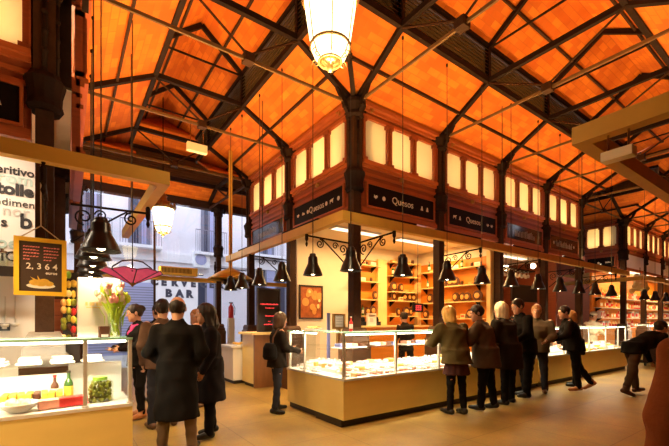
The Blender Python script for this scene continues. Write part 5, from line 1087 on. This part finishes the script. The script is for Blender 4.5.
HSC = 1.10
def sc3(r): return tuple(q*HSC for q in r)
def person(name_label, x, y, face, H=1.72, lean=0, armL=(5, 8, 15, 0), armR=(5, 8, 15, 0), legL=(0, 0, 3), legR=(0, 0, 3), head=(0, 0), hair='short', hcol='hdark', top=('black', .95), bottom=('trousers', 'jean'), shoe='lblack', bulk=1.0, female=False, zoff=0, skirt=None, group=None, extras=()):
    t = thing('person', name_label, 'person', (x, y, 0)); s = H/1.75; RZ = rotz(math.radians(face)); O3 = np.array([x, y, zoff])
    ld = math.radians(lean); U = np.array([math.sin(ld), 0, math.cos(ld)]); F = np.array([math.cos(ld), 0, -math.sin(ld)]); Yv = np.array([0, 1., 0])
    def leg(side, spec):
        a, b, o = [math.radians(v) for v in spec]; hp = np.array([0, side*.095, 0]); d1 = np.array([math.sin(a), side*math.sin(o), -math.cos(a)*math.cos(o)]); kn = hp+d1*.43
        d2 = np.array([math.sin(a-b), side*math.sin(o)*.6, -math.cos(a-b)]); an = kn+nrm(d2)*.41; ft = nrm([math.cos(a-b)*1., side*.15, math.sin(a-b)]); return hp, kn, an, ft
    LG = [leg(1, legL), leg(-1, legR)]
    hz = max(-min(g[2][2]-.075-max(0, -g[3][2])*.17 for g in LG), .2)
    up = np.array([0, 0, hz]); LG = [(a+up, b+up, c+up, f) for a, b, c, f in LG]
    hip = up.copy(); sw = (.168 if female else .190)*bulk
    P = lambda f, yy, u: hip+F*f+Yv*yy+U*u
    def arm(side, spec):
        a, o, e, i = [math.radians(v) for v in spec]; sh = P(-.01, side*sw, .495)
        loc = lambda v: F*v[0]+Yv*v[1]+U*v[2]
        d1 = loc(np.array([math.sin(a)*math.cos(o), side*math.sin(o), -math.cos(a)*math.cos(o)])); el = sh+d1*.285
        d2 = nrm(loc(np.array([math.sin(a+e)*math.cos(i), side*(math.sin(o)*.4-math.sin(i)), -math.cos(a+e)*math.cos(i)]))); wr = el+d2*.25; return sh, el, wr, d2
    AR = [arm(1, armL), arm(-1, armR)]
    nb = P(0, 0, .545); Rh = RZ*0+rotz(math.radians(head[0]))@roty(math.radians(head[1])+ld*.35); hc = nb+U*.045+Rh@np.array([.015, 0, .128])
    hd = lambda v: hc+Rh@np.array(v, float)*HSC
    g = bulk; fw = .92 if female else 1
    b = Field(.0105/s)
    b.stack(hip, U, F, [(-.10, .07, .10), (-.02, .105*g, .150), (.10, .10*g, .145*fw), (.20, .095*g, .135*fw), (.33, .115*g, .155*fw, .01), (.44, .105*g, .165*fw), (.50, .075, .15*fw, -.01), (.55, .05, .07, -.01)], .05)
    b.cone(P(-.01, 0, .50), hc-Rh@np.array([.02, 0, .05]), .056, .052, .03)
    for hp, kn, an, ft in LG:
        b.cone(hp, kn, .082*g, .054, .04); b.cone(kn, an, .054, .036, .03); b.cone(an-np.array([0, 0, .02])-ft*.03, an+ft*.14-np.array([0, 0, .042]), .038, .026, .03)
    for sgn, (sh, el, wr, d) in zip((1, -1), AR):
        b.cone(sh, el, .050*g, .040, .04); b.cone(el, wr, .040, .026, .02)
        la = F-d*(d@F); la = nrm(la if np.linalg.norm(la) > .4 else U-d*(d@U)); pn = np.cross(d, la)*(-sgn)
        if pn@(-Yv*sgn) < 0: pn = -pn
        Rm = np.stack([d, la, pn], 1); b.ell(wr+d*.045, (.052, .040, .016), Rm, .015)
        for q, (off, ln) in enumerate(((.030, .062), (.0105, .072), (-.0095, .067), (-.029, .052))):
            f0 = wr+d*.080+la*off; f1 = f0+nrm(d+pn*.25+la*off*2)*ln*.55; f2 = f1+nrm(d+pn*.9)*ln*.5; b.cone(f0, f1, .0088, .008, .004); b.cone(f1, f2, .008, .0068, .003)
        t0 = wr+d*.025+la*.028; t1 = t0+nrm(d*.7+la*.8+pn*.3)*.038; t2 = t1+nrm(d+la*.15+pn*.4)*.03; b.cone(t0, t1, .012, .010, .008); b.cone(t1, t2, .010, .008, .003)
    b.ell(hd((-.008, 0, .022)), (.108, .085, .108), Rh, .02); b.ell(hd((.028, 0, -.055)), sc3((.066, .056, .066)), Rh, .04)
    b.cone(hd((.088, 0, .012)), hd((.112, 0, -.026)), .009, .014, .012); b.ell(hd((.082, 0, .030)), sc3((.015, .05, .010)), Rh, .015)
    for sg in (1, -1): b.ell(hd((-.005, sg*.079, -.006)), sc3((.020, .010, .032)), Rh, .006); b.ell(hd((.094, sg*.032, .010)), sc3((.016, .017, .011)), Rh, .012, 's')
    b.ell(hd((.084, 0, -.062)), sc3((.014, .026, .007)), Rh, .006); b.ell(hd((.086, 0, -.078)), sc3((.012, .022, .007)), Rh, .006); b.ell(hd((.074, 0, -.105)), sc3((.02, .022, .016)), Rh, .015)
    def emit(fld, nm, mt, parent=t, smooth=True, fold=0, fz=9, fh=34):
        v, f = fld.mesh()
        if fold:      # gentle cloth folds / hair strands along the surface normal
            n_ = np.zeros_like(v); fn_ = np.cross(v[f[:, 2]]-v[f[:, 0]], v[f[:, 3]]-v[f[:, 1]])
            for c_ in range(4): np.add.at(n_, f[:, c_], fn_)
            n_ /= np.linalg.norm(n_, axis=1, keepdims=True)+1e-9; ph = (x*3.1+y*5.7) % 6
            w_ = np.sin(v[:, 0]*fh+2.2*np.sin(v[:, 2]*fz+ph)+ph)*np.sin(v[:, 1]*fh*.8+2.0*np.sin(v[:, 2]*fz*.7+v[:, 0]*6)-ph)+.5*np.sin(v[:, 2]*fz*3+v[:, 0]*14+v[:, 1]*11+ph)
            v = v+n_*(w_*fold)[:, None]
        v = (v*s)@RZ.T+O3
        m = M(); m.v = [tuple(q) for q in v]; m.f = [tuple(int(i) for i in q) for q in f]; m.mi = [0]*len(m.f); return m.build(nm, mt, parent, smooth)
    body = emit(b, 'body', 'skin')
    m = M()
    for sg in (1, -1):
        c = (hd((.080, sg*.032, .010))*s)@RZ.T+O3; dv = (Rh@np.array([1, 0, 0]))@RZ.T; m.cur = 0; m.sph(tuple(c), .0125*s, 10, 7); m.cur = 1; m.sph(tuple(c+dv*.0085*s), .006*s, 8, 5)
    m.build('eyes', ['eyew', 'iris'], t, True)
    # hair
    h = Field(.0105/s)
    if hair != 'none':
        h.ell(hd((-.014, 0, .030)), sc3((.106, .086, .104)), Rh, .01)
        n1 = Rh@nrm((1, 0, -.55)); fr = {'short': .050, 'bald': -.01, 'long': .052, 'bob': .052, 'up': .05}[hair]
        if hair == 'long': h.cone(hd((-.05, 0, .0)), hd((-.08, 0, -.14)), .092, .088, .04); h.cone(hd((-.02, .05, 0)), hd((-.03, .085, -.15)), .05, .045, .03); h.cone(hd((-.02, -.05, 0)), hd((-.03, -.085, -.15)), .05, .045, .03)
        if hair == 'bob': h.cone(hd((-.04, 0, .0)), hd((-.055, 0, -.11)), .095, .082, .04); h.cone(hd((.0, .055, 0)), hd((.0, .07, -.10)), .04, .035, .03); h.cone(hd((.0, -.055, 0)), hd((.0, -.07, -.10)), .04, .035, .03)
        if hair == 'up': h.ell(hd((-.10, 0, .05)), sc3((.05, .05, .05)), Rh, .02)
        if hair == 'short': ns = Rh@nrm((.55, 0, -1)); h.half(ns, ns@hc+.078)
        if hair == 'bald':
            nb_ = Rh@nrm((.55, 0, .84)); h.half(nb_, nb_@hc+.006); h.half(Rh@np.array([0, 0, -1.]), (Rh@np.array([0, 0, -1.]))@hc+.065); h.half(Rh@np.array([1, 0, 0.]), (Rh@np.array([1, 0, 0.]))@hc+.012)
        else:
            h.half(n1, n1@hc+fr) if hair in ('short', 'up') else h.ell(hd((.10, 0, -.06)), sc3((.085, .058, .125)), Rh, .01, 's')
        emit(h, 'hair', CL[hcol], fold=.004, fz=6, fh=90)
    # upper garment
    tc, hem = top; c = Field(.013/s)
    hm = hem/s-hz                                    # hem height relative to the hip
    c.stack(hip, U, F, [(max(hm, -.12) if hm > -.05 else -.05, .135*g, .175*fw), (.10, .135*g, .175*g*fw), (.20, .132*g, .172*g*fw), (.33, .148*g, .188*g*fw, .01), (.42, .140*g, .197*g*fw), (.48, .118, .172*g*fw, -.01), (.525, .09, .125*fw, -.012), (.56, .066, .085, -.012)], .05)
    zl = min(hm, -.10); c.stack(hip+(0 if hm > -.2 else 0), (0, 0, 1), (1, 0, 0), [(zl, .17*g+.05*max(0, -zl-.2), .205*g*fw+.06*max(0, -zl-.2)), (-.05, .155*g, .195*g*fw), (.12, .14*g, .178*g*fw)], .06)
    for sh, el, wr, d in AR: c.cone(sh-U*.02, el, .066*g, .060*g, .05); c.cone(el, wr+d*.005, .062*g, .046, .03)
    cl = U; c.cone(nb-U*.02-F*.01, nb+U*.060-F*.012, .076, .072, .03)
    c.half(nrm(U-F*.35), nrm(U-F*.35)@nb+.052)
    emit(c, {'black': 'coat', 'navy': 'coat'}.get(tc, 'jacket') if not skirt else 'jacket', CL[tc], fold=.0065)
    # lower garment
    kind, bc = bottom; l = Field(.012/s)
    l.stack(hip, (0, 0, 1), (1, 0, 0), [(-.12, .09, .15), (-.03, .118*g, .160), (.03, .105*g, .145)], .04)
    wide = 1.0 if kind == 'trousers' else .86
    for hp, kn, an, ft in LG: l.cone(hp, kn, .098*g*wide, .072*wide, .03); l.cone(kn, an+np.array([0, 0, .0]), .072*wide, .058*wide, .03)
    emit(l, kind, CL[bc], fold=.005, fz=16, fh=24)
    if skirt:
        k_ = Field(.012/s); z0 = skirt[1]/s-hz; k_.stack(hip, (0, 0, 1), (1, 0, 0), [(z0, .185, .225), (-.08, .152, .195), (.10, .13, .168)], .03); emit(k_, 'skirt', CL[skirt[0]], fold=.008, fz=2, fh=46)
    for k, (hp, kn, an, ft) in enumerate(LG):
        f_ = Field(.010/s); dn = np.cross(ft, np.array([0, 1., 0])); dn = dn if dn[2] < 0 else -dn; hl = an-ft*.035+dn*.032; f_.cone(hl, an+ft*.06+dn*.036, .047, .043, .02); f_.cone(an+ft*.05+dn*.038, an+ft*.165+dn*.044, .043, .032, .02); f_.cone(an+np.array([0, 0, .05]), an, .046, .046, .02)
        f_.half(dn, dn@an+.078); emit(f_, 'shoe', CL[shoe])
    ctx = dict(t=t, s=s, RZ=RZ, O3=O3, hip=hip, P=P, U=U, F=F, AR=AR, nb=nb, hd=hd, Rh=Rh, Field=Field, emit=emit, hz=hz, hc=hc)
    return ctx

# left group in the aisle
def deg_to(x, y, tx, ty): return math.degrees(math.atan2(ty-y, tx-x))
person('balding man from behind in a long dark coat, nearest in the left aisle', -2.98, -.60, 62, 1.70, 2, (-6, 16, 55, 30), (-8, 16, 50, 30), (0, 0, 5), (2, 2, 6), (8, 6), 'bald', 'hdark', ('black', .38), ('trousers', 'taupe'), 'lblack', 1.10)
person('long-haired woman in a knee-length dark coat, in profile right of the balding man', -2.52, -.26, 175, 1.63, 3, (6, 8, 20, 5), (10, 6, 30, 15), (2, 0, 2), (-3, 4, 3), (0, 4), 'long', 'hdark', ('navy', .46), ('trousers', 'black'), 'lblack', 1.2, True)
person('person in a brown suede jacket half hidden behind the balding man', float(ony(163, 300, .55)[0]), .55, 95, 1.72, 2, (5, 10, 20, 10), (8, 10, 30, 10), (0, 0, 4), (0, 0, 4), (-20, 0), 'short', 'hdark', ('brown', .80), ('trousers', 'jean'), 'leather', 1.1)
pp = person('dark-haired woman in a black jacket and magenta scarf facing the group by the left-hand counter', float(ony(140, 300, 1.3)[0]), 1.3, 195, 1.66, 4, (18, 8, 65, 25), (20, 8, 60, 25), (6, 8, 3), (-4, 2, 4), (-12, 8), 'up', 'hdark', ('black', .78), ('leggings', 'black'), 'tan', 1.1, True)
k = pp['Field'](.011/pp['s']); k.cone(pp['P'](.075, .035, .50), pp['P'](.165, .02, .16), .040, .030, .02); k.cone(pp['P'](.03, -.075, .52), pp['P'](.13, -.01, .40), .035, .03, .03); k.cone(pp['P'](.03, .075, .52), pp['P'](.12, .01, .42), .035, .03, .03); pp['emit'](k, 'scarf', CL['scarf'])
person('dark-haired man glimpsed at the back of the left group', float(ony(158, 300, 2.4)[0]), 2.4, 100, 1.72, 0, (5, 8, 15, 5), (5, 8, 15, 5), (0, 0, 3), (0, 0, 3), (10, 0), 'short', 'hdark', ('black', .85), ('trousers', 'jean'), 'lblack', 1.0)
person('person in a pale pink top between the balding man and the long-haired woman', float(ony(197, 300, 1.6)[0]), 1.6, 215, 1.62, 2, (10, 8, 30, 15), (10, 8, 30, 15), (0, 0, 3), (0, 0, 3), (0, 0), 'bob', 'hlight', ('pinkc', .85), ('trousers', 'jean'), 'leather', .95, True)
# woman at the left end of the cheese counter
pp = person('woman with a shoulder bag, jeans and boots at the left end of the cheese counter', -1.27, .36, -10, 1.55, 4, (15, 8, 70, 20), (20, 6, 60, 10), (5, 4, 3), (-4, 4, 4), (10, 6), 'bob', 'hbrown', ('char', .72), ('jeans', 'jean'), 'lblack', 1.08, True)
k = pp['Field'](.012/pp['s']); k.stack(pp['P'](-.17, -.14, .02), (0, 0, 1), (1, 0, 0), [(0, .10, .15), (.05, .12, .19), (.20, .11, .18), (.28, .07, .14)], .02); bag = pp['emit'](k, 'shoulder_bag', CL['black'])
m = M(); q = lambda f, y_, u: tuple((pp['P'](f, y_, u)*pp['s'])@pp['RZ'].T+pp['O3']); m.tube([q(-.16, -.20, .20), q(-.15, -.17, .40), q(-.06, -.12, .545), q(.10, -.10, .50), q(.14, -.15, .34)], .013, 6); m.build('bag_strap', CL['brown'], bag)
# customers along the right-hand counter
person('blond woman seen from behind in an olive jacket and plum skirt at the cheese counter', .92, -1.36, 80, 1.67, 14, (40, 12, 55, 25), (22, 14, 50, 10), (2, 0, 1), (-2, 3, 1), (5, 10), 'bob', 'hblond', ('olive', .93), ('leggings', 'black'), 'lblack', 1.38, True, skirt=('plum', .62))
person('dark-haired man in a grey-brown coat leaning to the cheese case, right of the blond woman', 1.55, -1.46, 112, 1.68, 11, (38, 10, 60, 20), (30, 10, 60, 20), (4, 0, 4), (-6, 2, 4), (30, 8), 'short', 'hdark', ('greyb', .70), ('trousers', 'black'), 'lblack', 1.4)
person('white-haired person in a dark coat at the counter, right of the grey-brown coat', 2.30, -1.42, 92, 1.77, 12, (20, 10, 40, 10), (15, 10, 40, 10), (0, 0, 4), (3, 2, 4), (0, 0), 'bob', 'hwhite', ('char', .62), ('trousers', 'black'), 'lblack', 1.3)
person('tall man in black looking left beside the white-haired person', 3.08, -1.30, 146, 1.83, 10, (15, 8, 50, 20), (10, 10, 35, 10), (3, 0, 4), (-4, 4, 4), (15, 10), 'short', 'hdark', ('black', .85), ('trousers', 'black'), 'lblack', 1.2)
person('man in an open grey jacket with a lit face, leaning back on the counter', 3.76, -1.18, 200, 1.75, 0, (12, 12, 55, 25), (8, 12, 45, 25), (8, 2, 5), (2, 2, 5), (0, 6), 'short', 'hlight', ('grey', .85), ('trousers', 'jean'), 'leather', 1.2)
person('man in a black suit leaning on the counter with one foot crossed behind, tan soles', 4.62, -1.52, 122, 1.74, 15, (30, 22, 50, 10), (25, 12, 70, 25), (-2, 4, 2), (-12, 22, -2), (20, 4), 'short', 'hdark', ('black', .84), ('trousers', 'black'), 'tan', 1.25)
person('light-haired woman in dark clothes behind the man in the black suit', 5.2, -1.32, 110, 1.66, 8, (20, 8, 50, 15), (15, 8, 40, 10), (0, 0, 3), (0, 0, 3), (0, 4), 'bob', 'hlight', ('char', .70), ('trousers', 'black'), 'lblack', 1.1, True)
# staff
person('stallholder with dark tied-up hair bending at the back worktop of the cheese shop', 2.45, 1.15, 60, 1.64, 10, (25, 8, 60, 20), (25, 8, 60, 20), (0, 0, 3), (0, 0, 3), (20, 14), 'up', 'hdark', ('char', .85), ('trousers', 'black'), 'lblack', .95, True)
pp = person('stallholder in a pale shirt and white cap behind the right end of the long counter', 9.35, -.08, -120, 1.70, 10, (25, 8, 60, 20), (25, 8, 60, 20), (0, 0, 3), (0, 0, 3), (0, 10), 'short', 'hbrown', ('cream', .85), ('trousers', 'jean'), 'lblack', 1.05)
k = pp['Field'](.011/pp['s']); k.ell(pp['hd']((-.01, 0, .075)), sc3((.108, .09, .075)), pp['Rh'], .01); dv = pp['Rh']@np.array([0, 0, -1.]); k.half(dv, dv@pp['hc']-.045); pp['emit'](k, 'cap', CL['white'])
# passers-by at the right
person('person in black and pale trousers bending forward at the far right, before the serving cart', 4.98, -2.42, -38, 1.72, 62, (55, 8, 30, 10), (60, 8, 40, 10), (14, 6, 5), (-16, 4, 5), (0, -20), 'short', 'hdark', ('black', .90), ('trousers', 'greyb'), 'leather', 1.15)
person('close-up person in a rust-brown coat cut off by the right edge of the photo', -1.96, -4.745, 50, 1.66, 6, (5, 10, 20, 5), (5, 10, 20, 5), (0, 0, 4), (0, 0, 4), (0, 0), 'short', 'hdark', ('rust', .42), ('trousers', 'black'), 'lblack', 1.15)
